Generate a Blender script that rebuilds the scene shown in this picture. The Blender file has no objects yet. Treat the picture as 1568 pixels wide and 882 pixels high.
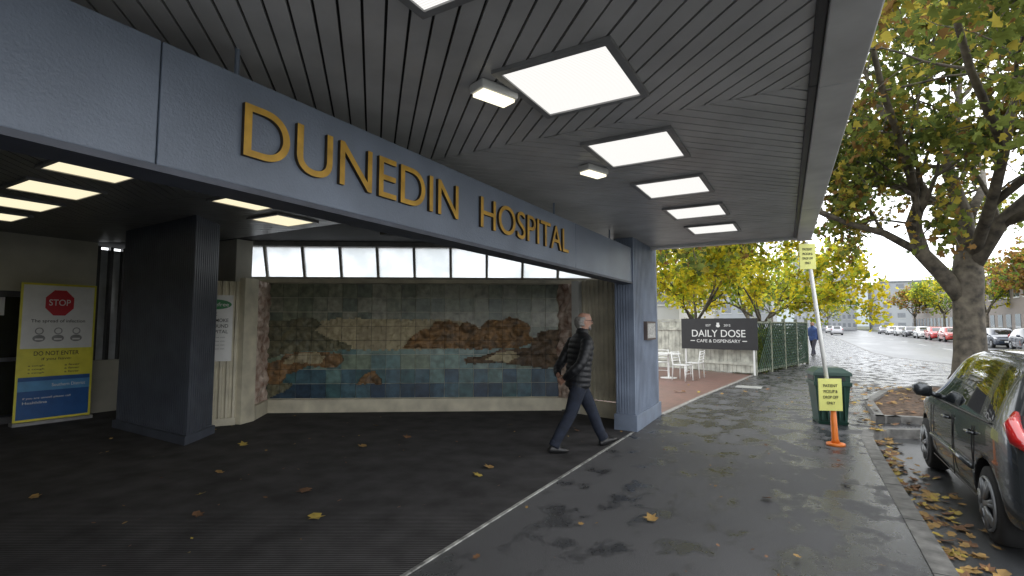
import bpy, bmesh, math, random
from mathutils import Vector, Matrix, noise, kdtree
random.seed(7)
R=math.radians
sc=bpy.context.scene
sc.view_settings.view_transform='Standard'
sc.view_settings.look='None'
sc.view_settings.exposure=0

# ------------------------------------------------------------ materials
def mat(name,col,rough=.6,metal=0,var=.15,scale=6,bump=0,bscale=60,spec=.5,coat=0,col2=None):
    m=bpy.data.materials.new(name);m.use_nodes=True
    nt=m.node_tree;b=nt.nodes['Principled BSDF'];L=nt.links
    tc=nt.nodes.new('ShaderNodeTexCoord')
    n=nt.nodes.new('ShaderNodeTexNoise');n.inputs['Scale'].default_value=scale;n.inputs['Detail'].default_value=6
    L.new(tc.outputs['Object'],n.inputs['Vector'])
    r=nt.nodes.new('ShaderNodeValToRGB')
    c2=col2 or tuple(c*(1-2*var) for c in col)
    r.color_ramp.elements[0].position=.3;r.color_ramp.elements[1].position=.7
    r.color_ramp.elements[0].color=(*c2,1);r.color_ramp.elements[1].color=(*[min(1,c*(1+var*.4)) for c in col],1)
    L.new(n.outputs['Fac'],r.inputs['Fac']);L.new(r.outputs['Color'],b.inputs['Base Color'])
    b.inputs['Roughness'].default_value=rough;b.inputs['Metallic'].default_value=metal
    b.inputs['Specular IOR Level'].default_value=spec
    b.inputs['Coat Weight'].default_value=coat
    if bump:
        n2=nt.nodes.new('ShaderNodeTexNoise');n2.inputs['Scale'].default_value=bscale;n2.inputs['Detail'].default_value=4
        L.new(tc.outputs['Object'],n2.inputs['Vector'])
        bp=nt.nodes.new('ShaderNodeBump');bp.inputs['Strength'].default_value=bump;bp.inputs['Distance'].default_value=.01
        L.new(n2.outputs['Fac'],bp.inputs['Height']);L.new(bp.outputs['Normal'],b.inputs['Normal'])
    return m
def emit(name,col,s,grid=True):
    m=bpy.data.materials.new(name);m.use_nodes=True;nt=m.node_tree;nt.nodes.clear();L=nt.links
    o=nt.nodes.new('ShaderNodeOutputMaterial');e=nt.nodes.new('ShaderNodeEmission')
    e.inputs['Color'].default_value=(*col,1);L.new(e.outputs[0],o.inputs[0])
    tc=nt.nodes.new('ShaderNodeTexCoord');w=nt.nodes.new('ShaderNodeTexWave');w.inputs['Scale'].default_value=22
    w.bands_direction='Y'
    L.new(tc.outputs['Object'],w.inputs['Vector'])
    mr=nt.nodes.new('ShaderNodeMapRange');mr.inputs['To Min'].default_value=s*.86;mr.inputs['To Max'].default_value=s*1.06
    L.new(w.outputs['Fac'],mr.inputs['Value']);L.new(mr.outputs[0],e.inputs['Strength'])
    return m
def leafmat(name,c,tr=.5):
    m=bpy.data.materials.new(name);m.use_nodes=True;nt=m.node_tree;nt.nodes.clear();L=nt.links
    o=nt.nodes.new('ShaderNodeOutputMaterial');mx=nt.nodes.new('ShaderNodeMixShader');mx.inputs[0].default_value=tr
    d=nt.nodes.new('ShaderNodeBsdfDiffuse');t=nt.nodes.new('ShaderNodeBsdfTranslucent')
    tc=nt.nodes.new('ShaderNodeTexCoord');n=nt.nodes.new('ShaderNodeTexNoise');n.inputs['Scale'].default_value=1.7
    L.new(tc.outputs['Object'],n.inputs['Vector'])
    r=nt.nodes.new('ShaderNodeValToRGB');r.color_ramp.elements[0].position=.35;r.color_ramp.elements[1].position=.65
    r.color_ramp.elements[0].color=(*[x*.6 for x in c],1);r.color_ramp.elements[1].color=(*[x*1.2 for x in c],1)
    L.new(n.outputs['Fac'],r.inputs[0]);L.new(r.outputs[0],d.inputs[0])
    L.new(r.outputs[0],t.inputs[0])
    L.new(d.outputs[0],mx.inputs[1]);L.new(t.outputs[0],mx.inputs[2]);L.new(mx.outputs[0],o.inputs[0])
    return m
def glassmat(name,c,rough=.05):
    return mat(name,c,rough,0,.05,3,spec=.9,coat=.5)

# ------------------------------------------------------------ builders
class MB:
    def __init__(s):s.v=[];s.f=[];s.m=[]
    def add(s,vs,fs,mi=0):
        o=len(s.v);s.v+= [tuple(v) for v in vs];s.f+=[tuple(i+o for i in f) for f in fs];s.m+=[mi]*len(fs)
    def box(s,a,b,mi=0,M=None):
        x0,y0,z0=a;x1,y1,z1=b
        vs=[Vector(p) for p in((x0,y0,z0),(x1,y0,z0),(x1,y1,z0),(x0,y1,z0),(x0,y0,z1),(x1,y0,z1),(x1,y1,z1),(x0,y1,z1))]
        if M:vs=[M@v for v in vs]
        s.add(vs,[(0,3,2,1),(4,5,6,7),(0,1,5,4),(1,2,6,5),(2,3,7,6),(3,0,4,7)],mi)
    def prism(s,pts,z0,z1,mi=0):
        n=len(pts)
        s.add([(x,y,z0) for x,y in pts]+[(x,y,z1) for x,y in pts],
          [tuple(range(n-1,-1,-1)),tuple(range(n,2*n))]+[(i,(i+1)%n,n+(i+1)%n,n+i) for i in range(n)],mi)
    def tube(s,pts,rad,n=8,mi=0,cap=True,aspect=None,up=Vector((0,0,1))):
        pts=[Vector(p) for p in pts];rings=[];N=len(pts)
        ref=None
        for i,p in enumerate(pts):
            t=(pts[min(i+1,N-1)]-pts[max(i-1,0)]).normalized()
            if ref is None:
                ref=up if abs(t.dot(up))<.95 else Vector((1,0,0))
            a=(ref-t*ref.dot(t)).normalized();b=t.cross(a);ref=a
            r=rad[i] if isinstance(rad,(list,tuple)) else rad
            ra,rb=(r if isinstance(r,(tuple,list)) else (r,r))
            rings.append([p+a*math.cos(k*2*math.pi/n)*ra+b*math.sin(k*2*math.pi/n)*rb for k in range(n)])
        vs=[v for r in rings for v in r]
        fs=[(i*n+k,i*n+(k+1)%n,(i+1)*n+(k+1)%n,(i+1)*n+k) for i in range(N-1) for k in range(n)]
        if cap:fs+=[tuple(range(n-1,-1,-1)),tuple((N-1)*n+k for k in range(n))]
        s.add(vs,fs,mi)
    def build(s,name,mats,smooth=False,parent=None,bevel=0,M=None):
        me=bpy.data.meshes.new(name);me.from_pydata(s.v,[],s.f)
        for m in mats:me.materials.append(m)
        me.polygons.foreach_set('material_index',s.m)
        if smooth:me.polygons.foreach_set('use_smooth',[True]*len(s.f))
        me.validate();me.update()
        ob=bpy.data.objects.new(name,me);sc.collection.objects.link(ob)
        if M:ob.matrix_world=M
        if parent:ob.parent=parent
        if bevel:
            b=ob.modifiers.new('b','BEVEL');b.width=bevel;b.segments=2;b.limit_method='ANGLE'
        return ob
def empty(name,loc=(0,0,0),rz=0,s=1):
    e=bpy.data.objects.new(name,None);sc.collection.objects.link(e);e.location=loc;e.rotation_euler=(0,0,rz);e.scale=(s,s,s);return e
def baked(ob):
    dg=bpy.context.evaluated_depsgraph_get();dg.update()
    me=bpy.data.meshes.new_from_object(ob.evaluated_get(dg))
    return me
def text(name,s,w,h,M,m,ext=.004,parent=None,bold=0):
    cu=bpy.data.curves.new(name,'FONT');cu.body=s;cu.extrude=ext;cu.offset=bold
    o=bpy.data.objects.new(name,cu);sc.collection.objects.link(o)
    me=baked(o);bpy.data.objects.remove(o)
    xs=[v.co.x for v in me.vertices];ys=[v.co.y for v in me.vertices]
    x0,x1,y0,y1=min(xs),max(xs),min(ys),max(ys)
    for v in me.vertices:
        v.co.x=(v.co.x-x0)/(x1-x0)*w;v.co.y=(v.co.y-y0)/(y1-y0)*h
    me.materials.clear();me.materials.append(m)
    ob=bpy.data.objects.new(name,me);sc.collection.objects.link(ob)
    if parent: ob.parent=parent
    ob.matrix_basis=M
    return ob
def frame(origin,xdir,z=Vector((0,0,1))):
    x=Vector(xdir).normalized();y=Vector(z);n=x.cross(y)
    M=Matrix((x,y,n)).transposed().to_4x4();M.translation=Vector(origin);return M

# ------------------------------------------------------------ camera
cam=bpy.data.cameras.new('camera');co=bpy.data.objects.new('camera',cam);sc.collection.objects.link(co)
cam.sensor_width=36;cam.lens=36*781/1568;cam.clip_start=.05;cam.clip_end=3000
yaw=R(29.8);pt=R(4.1)
co.location=(0,0,1.6);co.rotation_euler=(R(90)+pt,0,yaw)
sc.camera=co

# ------------------------------------------------------------ world
w=bpy.data.worlds.new('World');sc.world=w;w.use_nodes=True;nt=w.node_tree
bg=nt.nodes['Background'];sky=nt.nodes.new('ShaderNodeTexSky');sky.sky_type='NISHITA';sky.sun_disc=False
sky.sun_elevation=R(35);sky.sun_rotation=R(60);sky.dust_density=4
mx=nt.nodes.new('ShaderNodeMix');mx.data_type='RGBA';mx.inputs['Factor'].default_value=.87
mx.inputs[7].default_value=(27.2,28,29,1)
nt.links.new(sky.outputs[0],mx.inputs[6]);nt.links.new(mx.outputs[2],bg.inputs[0]);bg.inputs[1].default_value=.113
sl=bpy.data.lights.new('sun','SUN');sl.energy=1.0;sl.angle=R(20);sl.color=(1,.97,.93)
so=bpy.data.objects.new('sun',sl);sc.collection.objects.link(so)
az=R(60);el=R(35)
sd=Vector((math.sin(az)*math.cos(el),math.cos(az)*math.cos(el),math.sin(el)))
so.rotation_euler=(-sd).to_track_quat('-Z','Y').to_euler()

# ------------------------------------------------------------ ground materials
def asphalt(name,dry,wet,thr=.5,sc1=1.2,rdry=.75,rwet=.12,stretch=(1,1,1),shelter=False,soft=.04):
    m=bpy.data.materials.new(name);m.use_nodes=True;nt=m.node_tree;L=nt.links;b=nt.nodes['Principled BSDF']
    tc=nt.nodes.new('ShaderNodeTexCoord');mp=nt.nodes.new('ShaderNodeMapping');mp.inputs['Scale'].default_value=stretch
    L.new(tc.outputs['Object'],mp.inputs[0])
    n=nt.nodes.new('ShaderNodeTexNoise');n.inputs['Scale'].default_value=sc1;n.inputs['Detail'].default_value=7;n.inputs['Roughness'].default_value=.62
    L.new(mp.outputs[0],n.inputs['Vector'])
    def math_(op,a,b_=None,clamp=False):
        q=nt.nodes.new('ShaderNodeMath');q.operation=op;q.use_clamp=clamp
        for i,x in enumerate((a,b_)):
            if x is None:continue
            if isinstance(x,(int,float)):q.inputs[i].default_value=x
            else:L.new(x,q.inputs[i])
        return q.outputs[0]
    fac=n.outputs['Fac']
    if shelter:
        # rain reaches the paving beyond the canopy's drip line; it stays drier underneath
        sp=nt.nodes.new('ShaderNodeSeparateXYZ');L.new(tc.outputs['Object'],sp.inputs[0])
        n4=nt.nodes.new('ShaderNodeTexNoise');n4.inputs['Scale'].default_value=.9;n4.inputs['Detail'].default_value=5;L.new(tc.outputs['Object'],n4.inputs['Vector'])
        nn=math_('MULTIPLY',math_('SUBTRACT',n4.outputs['Fac'],.5),1.6)
        wx=math_('MULTIPLY',math_('ADD',math_('ADD',sp.outputs[0],.15),nn),3.0,True)
        wy=math_('MULTIPLY',math_('ADD',math_('SUBTRACT',sp.outputs[1],7.6),math_('MULTIPLY',nn,2.5)),.8,True)
        W=math_('MAXIMUM',wx,wy)
        fac=math_('SUBTRACT',fac,math_('MULTIPLY',W,.1))
    r=nt.nodes.new('ShaderNodeValToRGB');r.color_ramp.elements[0].position=thr-soft;r.color_ramp.elements[1].position=thr+soft
    L.new(fac,r.inputs[0])
    g=nt.nodes.new('ShaderNodeTexNoise');g.inputs['Scale'].default_value=160;g.inputs['Detail'].default_value=3
    L.new(tc.outputs['Object'],g.inputs['Vector'])
    gr=nt.nodes.new('ShaderNodeMapRange');gr.inputs['From Min'].default_value=.3;gr.inputs['From Max'].default_value=.7;gr.inputs['To Min'].default_value=.5;gr.inputs['To Max'].default_value=1.5
    L.new(g.outputs['Fac'],gr.inputs[0])
    n3=nt.nodes.new('ShaderNodeTexNoise');n3.inputs['Scale'].default_value=.5;n3.inputs['Detail'].default_value=3
    L.new(tc.outputs['Object'],n3.inputs['Vector'])
    g3=nt.nodes.new('ShaderNodeMapRange');g3.inputs['From Min'].default_value=.3;g3.inputs['From Max'].default_value=.7;g3.inputs['To Min'].default_value=.8;g3.inputs['To Max'].default_value=1.2
    L.new(n3.outputs['Fac'],g3.inputs[0])
    mu=math_('MULTIPLY',gr.outputs[0],g3.outputs[0])
    mc=nt.nodes.new('ShaderNodeMix');mc.data_type='RGBA';mc.inputs[6].default_value=(*wet,1);mc.inputs[7].default_value=(*dry,1)
    L.new(r.outputs[0],mc.inputs[0])
    vm=nt.nodes.new('ShaderNodeVectorMath');vm.operation='SCALE';L.new(mc.outputs[2],vm.inputs[0]);L.new(mu,vm.inputs['Scale'])
    L.new(vm.outputs[0],b.inputs['Base Color'])
    mr=nt.nodes.new('ShaderNodeMapRange');mr.inputs['To Min'].default_value=rwet;mr.inputs['To Max'].default_value=rdry
    L.new(r.outputs[0],mr.inputs[0]);L.new(mr.outputs[0],b.inputs['Roughness'])
    bp=nt.nodes.new('ShaderNodeBump');bp.inputs['Distance'].default_value=.004
    bs=nt.nodes.new('ShaderNodeMapRange');bs.inputs['To Min'].default_value=.3;bs.inputs['To Max'].default_value=.7
    L.new(r.outputs[0],bs.inputs[0]);L.new(bs.outputs[0],bp.inputs['Strength'])
    L.new(g.outputs['Fac'],bp.inputs['Height']);L.new(bp.outputs[0],b.inputs['Normal'])
    return m
M_path=asphalt('asphalt_path',(.075,.075,.079),(.034,.035,.038),.435,3.0,.66,.27,(1,.7,1),True)
M_road=asphalt('asphalt_road_damp',(.065,.067,.07),(.045,.047,.05),.5,.35,.42,.3,(1,.25,1),False,.12)
M_kerb=mat('kerb_concrete',(.17,.165,.155),.6,0,.3,8,.4,80)
def ribbed(name,c,scale):
    m=mat(name,c,.85,0,.25,3,spec=.25);nt=m.node_tree;b=nt.nodes['Principled BSDF'];L=nt.links
    tc=nt.nodes.new('ShaderNodeTexCoord');mpp=nt.nodes.new('ShaderNodeMapping');mpp.inputs['Rotation'].default_value=(0,0,R(60))
    wv=nt.nodes.new('ShaderNodeTexWave');wv.bands_direction='X';wv.inputs['Scale'].default_value=scale
    wv.inputs['Distortion'].default_value=.3
    L.new(tc.outputs['Object'],mpp.inputs[0]);L.new(mpp.outputs[0],wv.inputs[0])
    ramp=b.inputs['Base Color'].links[0].from_socket
    vm=nt.nodes.new('ShaderNodeVectorMath');vm.operation='SCALE'
    mr=nt.nodes.new('ShaderNodeMapRange');mr.inputs['To Min'].default_value=.35;mr.inputs['To Max'].default_value=1.6
    L.new(wv.outputs['Fac'],mr.inputs[0]);L.new(ramp,vm.inputs[0]);L.new(mr.outputs[0],vm.inputs['Scale']);L.new(vm.outputs[0],b.inputs['Base Color'])
    bp=nt.nodes.new('ShaderNodeBump');bp.inputs['Strength'].default_value=.8;bp.inputs['Distance'].default_value=.006
    L.new(wv.outputs['Fac'],bp.inputs['Height']);L.new(bp.outputs[0],b.inputs['Normal'])
    return m
M_mat=ribbed('ribbed_matting',(.062,.06,.062),11)
def brick(name,c1,c2,mo,scale=1,bw=.23,bh=.08,rot=(0,0,0),off=.5):
    m=bpy.data.materials.new(name);m.use_nodes=True;nt=m.node_tree;L=nt.links;b=nt.nodes['Principled BSDF']
    tc=nt.nodes.new('ShaderNodeTexCoord');mp=nt.nodes.new('ShaderNodeMapping');mp.inputs['Rotation'].default_value=rot
    L.new(tc.outputs['Object'],mp.inputs[0])
    br=nt.nodes.new('ShaderNodeTexBrick');br.inputs['Scale'].default_value=scale;br.offset=off
    br.inputs['Color1'].default_value=(*c1,1);br.inputs['Color2'].default_value=(*c2,1);br.inputs['Mortar'].default_value=(*mo,1)
    br.inputs['Brick Width'].default_value=bw;br.inputs['Row Height'].default_value=bh;br.inputs['Mortar Size'].default_value=.006
    L.new(mp.outputs[0],br.inputs[0]);L.new(br.outputs[0],b.inputs['Base Color']);b.inputs['Roughness'].default_value=.5
    return m
M_paver=brick('brick_paving',(.2,.1,.08),(.14,.075,.06),(.1,.08,.07),1,.2,.1)
M_brick=brick('red_brick',(.22,.07,.045),(.16,.05,.035),(.2,.17,.15),1,.3,.1,(R(90),0,R(90)))

g=MB();g.add([(-700,-700,-.134),(900,-700,-.134),(900,1500,-.134),(-700,1500,-.134)],[(0,1,2,3)])
g.build('ground',[mat('earth_ground',(.07,.075,.04),.9,0,.3,.2)])
g=MB();g.add([(0,-60,-.13),(14.2,-60,-.13),(14.2,400,-.13),(0,400,-.13)],[(0,1,2,3)])
g.build('road',[M_road])
kl=[(.66,-30),(.66,4.3),(.63,7.5),(.64,9.0),(.72,9.5),(1.0,9.85),(1.5,10.05),(2.6,10.2),(4.2,10.3),(5.0,10.6),(5.3,11.4),(5.3,24),(5.0,27),(3.6,31),(3.2,36),(3.2,400)]
g=MB();pts=[(-60,-30)]+kl+[(-60,400)]
n=len(pts);g.add([(x,y,0) for x,y in pts],[tuple(range(n))])
g.build('footpath',[M_path])
def ribbon(mb,line,w,z0,z1,mi=0):
    L=[Vector((x,y)) for x,y in line];off=[]
    for i,p in enumerate(L):
        t=(L[min(i+1,len(L)-1)]-L[max(0,i-1)]).normalized();nn=Vector((t.y,-t.x));off.append(p+nn*w)
    for i in range(len(L)-1):
        q=[L[i],off[i],off[i+1],L[i+1]]
        vs=[(a.x,a.y,z0) for a in q]+[(a.x,a.y,z1) for a in q]
        mb.add(vs,[(4,5,6,7),(1,2,6,5),(3,0,4,7),(0,1,5,4),(2,3,7,6)],mi)
kl2=[]
for i in range(len(kl)-1):
    a=Vector(kl[i]);b=Vector(kl[i+1]);k=1 if (b-a).length>60 else max(1,int((b-a).length/1.0))
    for t in range(k):kl2.append(tuple(a.lerp(b,t/k)))
kl2.append(kl[-1])
g=MB();ribbon(g,kl2,.14,-.13,.006)
for i in range(len(kl2)-1):
    a=Vector(kl2[i])
    if 0<a.y<30:
        t=(Vector(kl2[i+1])-a).normalized();nn=Vector((t.y,-t.x));q=[a-t*.005-nn*.002,a-t*.005+nn*.143,a+t*.005+nn*.143,a+t*.005-nn*.002]
        g.prism([(p.x,p.y) for p in q],-.129,.0075,1)
g.build('kerb',[M_kerb,mat('kerb_joint',(.04,.04,.04),.9)])
g=MB();ribbon(g,[(14.2,400),(14.2,-60)],-.15,-.13,.02)
g.build('kerb',[M_kerb])
g=MB();g.add([(14.36,-60,0),(60,-60,0),(60,400,0),(14.36,400,0)],[(0,1,2,3)]);g.build('verge',[mat('grass_verge',(.07,.08,.03),.9,0,.3,2)])
g=MB()
for i in range(14):g.box((8.6,18+i*9,-.1295),(8.72,21+i*9,-.1255))
g.build('road_marking',[mat('road_paint',(.55,.55,.52),.5,0,.2,6)])
g=MB()
sx=[(-2.2,9.5),(-1.5,9.9),(-.9,11.0),(-.75,13.0),(-.9,16.0)]
ribbon(g,sx,.035,.0005,.0035);ribbon(g,[(-1.0,11.0),(0.0,11.2),(.75,11.1)],.03,.0006,.0036)
g.build('footpath_seam',[mat('bitumen_seam',(.02,.02,.02),.5,0,.2,8)])
bed=[(.95,10.3),(1.3,10.45),(2.6,10.6),(4.3,10.7),(4.5,12),(4.5,15.5),(2.4,16.2),(1.5,14.6),(.98,12.4)]
bb=bmesh.new();vs=[bb.verts.new((x,y,.03)) for x,y in bed];f=bb.faces.new(vs)
bmesh.ops.triangulate(bb,faces=[f]);
for _ in range(4):bmesh.ops.subdivide_edges(bb,edges=bb.edges[:],cuts=1,use_grid_fill=True)
for v in bb.verts:
    if not v.is_boundary:v.co.z+=noise.noise(v.co*2.5)*.05+.05
me=bpy.data.meshes.new('garden_bed');bb.to_mesh(me);me.materials.append(mat('bark_mulch',(.13,.08,.05),.9,0,.45,14,1,40));ob=bpy.data.objects.new('garden_bed',me);sc.collection.objects.link(ob)
g=MB();ribbon(g,bed+[bed[0],bed[1]],-.13,-.002,.11);g.build('bed_kerb',[M_kerb])

mu_a=Vector((-8.59,5.93,0));md=Vector((.84,.543,0)).normalized();mn=Vector((md.y,-md.x,0))
g=MB();g.add([(-11.2,-4,.006),(-2.285,-4,.006),(-2.285,8.4,.006),(-2.8,9.3,.006),(-4,9.3,.006),(-9,5.7,.006),(-11.2,5.7,.006)],[tuple(range(7))])
g.build('entrance_matting',[M_mat])
g=MB();g.box((-2.285,-4,.001),(-2.258,7.6,.012));g.build('mat_edge_strip',[mat('worn_white_trim',(.42,.42,.4),.5,0,.4,9)])

g=MB();g.add([(-2.3,9.3,.005),(-2.1,12,.005),(-1.75,15.5,.005),(-1.5,18.2,.005),(-12,23,.005),(-12,9.9,.005),(-3.2,9.9,.005)],[tuple(range(7))]);g.build('brick_patio',[M_paver])
g=MB();ribbon(g,[(-2.3,9.3),(-2.1,12),(-1.75,15.5),(-1.5,18.2)],.08,-.01,.015);g.build('patio_edging',[mat('pale_concrete',(.3,.29,.27),.6,0,.2,8)])
g=MB();g.box((-1.6,14.2,.004),(-1.0,14.7,.012));g.build('manhole_cover',[mat('pale_cover',(.4,.4,.38),.5,0,.2,8)])

# ------------------------------------------------------------ canopy ceiling
M_slat=mat('painted_ceiling_slat',(.56,.555,.54),.36,.0,.12,2.5,spec=.5)
M_dark=mat('dark_recess',(.03,.03,.03),.8)
def slats(name,poly,z,ang,width=.1,gap=.013,m=M_slat):
    bm=bmesh.new();cx=sum(p[0] for p in poly)/len(poly);cy=sum(p[1] for p in poly)/len(poly)
    rad=max(math.hypot(p[0]-cx,p[1]-cy) for p in poly)+.3
    d=Vector((math.cos(ang),math.sin(ang),0));nn=Vector((-d.y,d.x,0));c=Vector((cx,cy,0))
    k=int(rad/(width))+1
    for i in range(-k,k):
        dz=random.uniform(0,.003)
        a=c+nn*(i*width+gap/2);b=c+nn*((i+1)*width-gap/2)
        q=[a-d*rad,a+d*rad,b+d*rad,b-d*rad]
        lo=[bm.verts.new((p.x,p.y,z+dz)) for p in q];hi=[bm.verts.new((p.x,p.y,z+.02)) for p in q]
        bm.faces.new(lo[::-1]);bm.faces.new(hi)
        for j in range(4):bm.faces.new((lo[j],lo[(j+1)%4],hi[(j+1)%4],hi[j]))
    n=len(poly)
    for i in range(n):
        a=Vector((*poly[i],0));b=Vector((*poly[(i+1)%n],0));t=(b-a).normalized();no=Vector((t.y,-t.x,0))
        bmesh.ops.bisect_plane(bm,geom=bm.verts[:]+bm.edges[:]+bm.faces[:],plane_co=a,plane_no=no,clear_outer=True)
    me=bpy.data.meshes.new(name);bm.to_mesh(me);bm.free();me.materials.append(m)
    ob=bpy.data.objects.new(name,me);sc.collection.objects.link(ob);return ob
can=empty('canopy_ceiling')
ZC=2.94
def ex(y):return .18-.0295*y
M_slatd=mat('ceiling_slat_shaded_inner',(.22,.22,.215),.36,.0,.12,2.5,spec=.5)  # same slats in a darker colour, painting in the dimness further inside
for nm,poly,z,a,m_ in(('slats_near',[(-4,-5),(ex(-5),-5),(ex(3.22),3.22),(-4,3.22)],ZC,R(135),M_slat),
                 ('slats_far',[(-4,3.225),(ex(3.225),3.225),(ex(8.8),8.8),(-2.3,8.8),(-4,8.8)],ZC,R(45),M_slat),
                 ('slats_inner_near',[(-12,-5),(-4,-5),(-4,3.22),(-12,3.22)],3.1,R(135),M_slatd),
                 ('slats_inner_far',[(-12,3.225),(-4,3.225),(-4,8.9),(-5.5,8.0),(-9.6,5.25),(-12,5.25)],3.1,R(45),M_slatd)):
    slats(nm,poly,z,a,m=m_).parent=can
g=MB();g.prism([(-4,-5),(ex(-5)+.05,-5),(ex(8.8)+.05,8.8),(-4,8.8)],ZC+.021,ZC+.3);g.prism([(-12,-5),(-4.01,-5),(-4.01,8.9),(-9.9,5.15),(-12,5.15)],3.122,3.4)
g.box((-4.02,-5,ZC-.002),(-3.99,8.8,3.121));g.build('soffit_backing',[M_dark],parent=can)
M_edge=mat('painted_edge_beam',(.68,.68,.66),.4,.0,.12,3,.1,20)
M_edged=mat('edge_beam_dark',(.05,.05,.052),.5)
g=MB()
for y0,y1 in((-5,-.6),(-.594,3.2),(3.206,6.6),(6.606,9.1)):
    a=[(ex(y0)+.025,y0),(ex(y0)+.22,y0),(ex(y1)+.22,y1),(ex(y1)+.025,y1)]
    g.prism(a,2.9,3.5,0)
    a=[(ex(y0)-.02,y0),(ex(y0)+.024,y0),(ex(y1)+.024,y1),(ex(y1)-.02,y1)]
    g.prism(a,2.915,3.3,1)
g.box((-3.9,8.8,2.9),(ex(8.8)+.02,8.95,3.5),0)
g.build('canopy_edge_beam',[M_edge,M_edged],bevel=.008)

E1=emit('lit_diffuser',(1,.985,.95),1.05);E2=emit('lit_diffuser_warm',(1,.9,.62),1.1)
M_trim=mat('light_trim',(.3,.3,.3),.4,.1)
def panel(x0,y0,x1,y1,z,E,tw=.04):
    e=empty('ceiling_light_panel')
    g=MB();g.box((x0,y0,z-.012),(x1,y1,z-.004));g.build('diffuser',[E],parent=e)
    g=MB()
    for a,b in(((x0-tw,y0-tw),(x1+tw,y0)),((x0-tw,y1),(x1+tw,y1+tw)),((x0-tw,y0),(x0,y1)),((x1,y0),(x1+tw,y1))):
        g.box((a[0],a[1],z-.022),(b[0],b[1],z+.001))
    g.build('trim',[M_trim],parent=e)
for i in range(-3,5):
    y=2.245+1.235*i
    panel(-1.35,y,-.775,y+.6,ZC,E1)
for q in((-6.25,1.9,-5.6,2.5),(-7.5,2.0,-6.85,2.62),(-8.7,2.05,-8.05,2.67),(-9.9,2.1,-9.25,2.72),(-6.15,3.45,-5.55,4.05),(-6.75,4.35,-6.15,4.95),(-5.3,4.8,-4.75,5.4),(-5.4,6.2,-4.9,6.7)):
    panel(*q,3.1,E2)
M_wp=mat('white_plastic',(.7,.7,.68),.4,0,.05)
E3=emit('lit_emergency',(1,.93,.7),1.8)
for x,y in((-1.48,2.38),(-1.52,4.05)):
    e=empty('emergency_light',(x,y,0),R(-20))
    g=MB();g.box((-.065,-.13,2.885),(.065,.13,2.938));g.build('housing',[M_wp],parent=e,bevel=.012)
    g=MB();g.box((-.05,-.11,2.868),(.05,.11,2.884));g.build('lens',[E3],parent=e)
e=MB();e.tube([(-5.3,5.6,3.1),(-5.3,5.6,3.0)],.09,16);e.box((-5.42,5.52,2.93),(-5.18,5.68,3.0));e.build('ceiling_sensor',[M_dark])

# ------------------------------------------------------------ fascia
M_fas=mat('blue_grey_paint',(.205,.245,.315),.36,0,.14,1.6,.3,90,spec=.55)
M_fasd=mat('blue_grey_dark_strip',(.09,.1,.13),.5)  # darker blue-grey for the strip along the beam's bottom
fas=empty('fascia_beam')
g=MB()
for y0,y1 in((-5,1.045),(1.05,5.45),(5.454,7.66)):
    g.box((-2.45,y0,2.25),(-2.271,y1,2.775))
g.build('beam_face',[M_fas],parent=fas,bevel=.006)
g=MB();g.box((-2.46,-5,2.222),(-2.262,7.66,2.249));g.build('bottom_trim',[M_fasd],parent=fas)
g=MB()
for y in(-1.5,1.42,5.05,6.9):g.tube([(-2.36,y,2.77),(-2.36,y,2.95)],.012,8)
g.build('hanger_rods',[M_fas],parent=fas)
M_gold=mat('gold_paint',(.66,.38,.05),.4,.15,.2,8)
M_gside=mat('letter_side_dark',(.05,.035,.02),.6)  # dark colour of the extruded letter sides
sg=empty('hospital_lettering')
FM=lambda y,z:frame((-2.262,y,z),(0,1,0))
for s,y0,y1 in(('DUNEDIN',1.40,3.11),('HOSPITAL',3.42,5.2)):
    o=text('word_'+s.lower(),s,y1-y0,.256,FM(y0,2.39),M_gold,.014,sg,.0)
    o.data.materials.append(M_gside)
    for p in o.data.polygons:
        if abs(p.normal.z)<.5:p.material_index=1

# ------------------------------------------------------------ columns
M_col=mat('column_paint',(.22,.265,.35),.45,0,.18,2.5,.3,70)
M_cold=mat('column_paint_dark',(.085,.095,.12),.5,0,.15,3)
g=MB();g.prism([(-2.56,7.68),(-2.25,7.66),(-2.29,9.25),(-2.56,9.25)],0,2.95)
for i in range(17):
    y=7.73+i*.085;xx=-2.25-.025*(y-7.66);g.box((xx-.01,y,.25),(xx+.008,y+.045,2.93))
for i in range(7):
    x=-2.545+i*.042;g.box((x,7.662,.25),(x+.022,7.685,2.93))
g.prism([(-2.58,7.64),(-2.22,7.63),(-2.26,9.28),(-2.58,9.28)],0,.24)
g.build('entrance_column',[M_col],bevel=.004)
g=MB();g.box((-2.26,8.2,1.35),(-2.2,8.75,1.65),0);g.box((-2.2,8.24,1.38),(-2.195,8.71,1.62),1)
g.build('notice_frame',[mat('brown_frame',(.12,.09,.08),.5),mat('notice_paper',(.6,.6,.58),.5,0,.3,30)])
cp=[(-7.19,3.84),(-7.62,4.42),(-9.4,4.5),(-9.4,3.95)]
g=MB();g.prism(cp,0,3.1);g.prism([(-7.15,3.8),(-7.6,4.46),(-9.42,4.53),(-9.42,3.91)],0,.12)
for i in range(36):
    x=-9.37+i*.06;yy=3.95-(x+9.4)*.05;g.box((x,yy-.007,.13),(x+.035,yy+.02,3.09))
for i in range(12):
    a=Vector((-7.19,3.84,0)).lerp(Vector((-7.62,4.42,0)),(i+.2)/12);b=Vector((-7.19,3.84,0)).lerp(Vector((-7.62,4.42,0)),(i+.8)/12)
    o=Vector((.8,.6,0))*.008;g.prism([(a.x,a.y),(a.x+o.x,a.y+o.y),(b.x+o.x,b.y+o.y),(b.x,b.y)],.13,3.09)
g.build('entrance_column',[M_cold])

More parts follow.
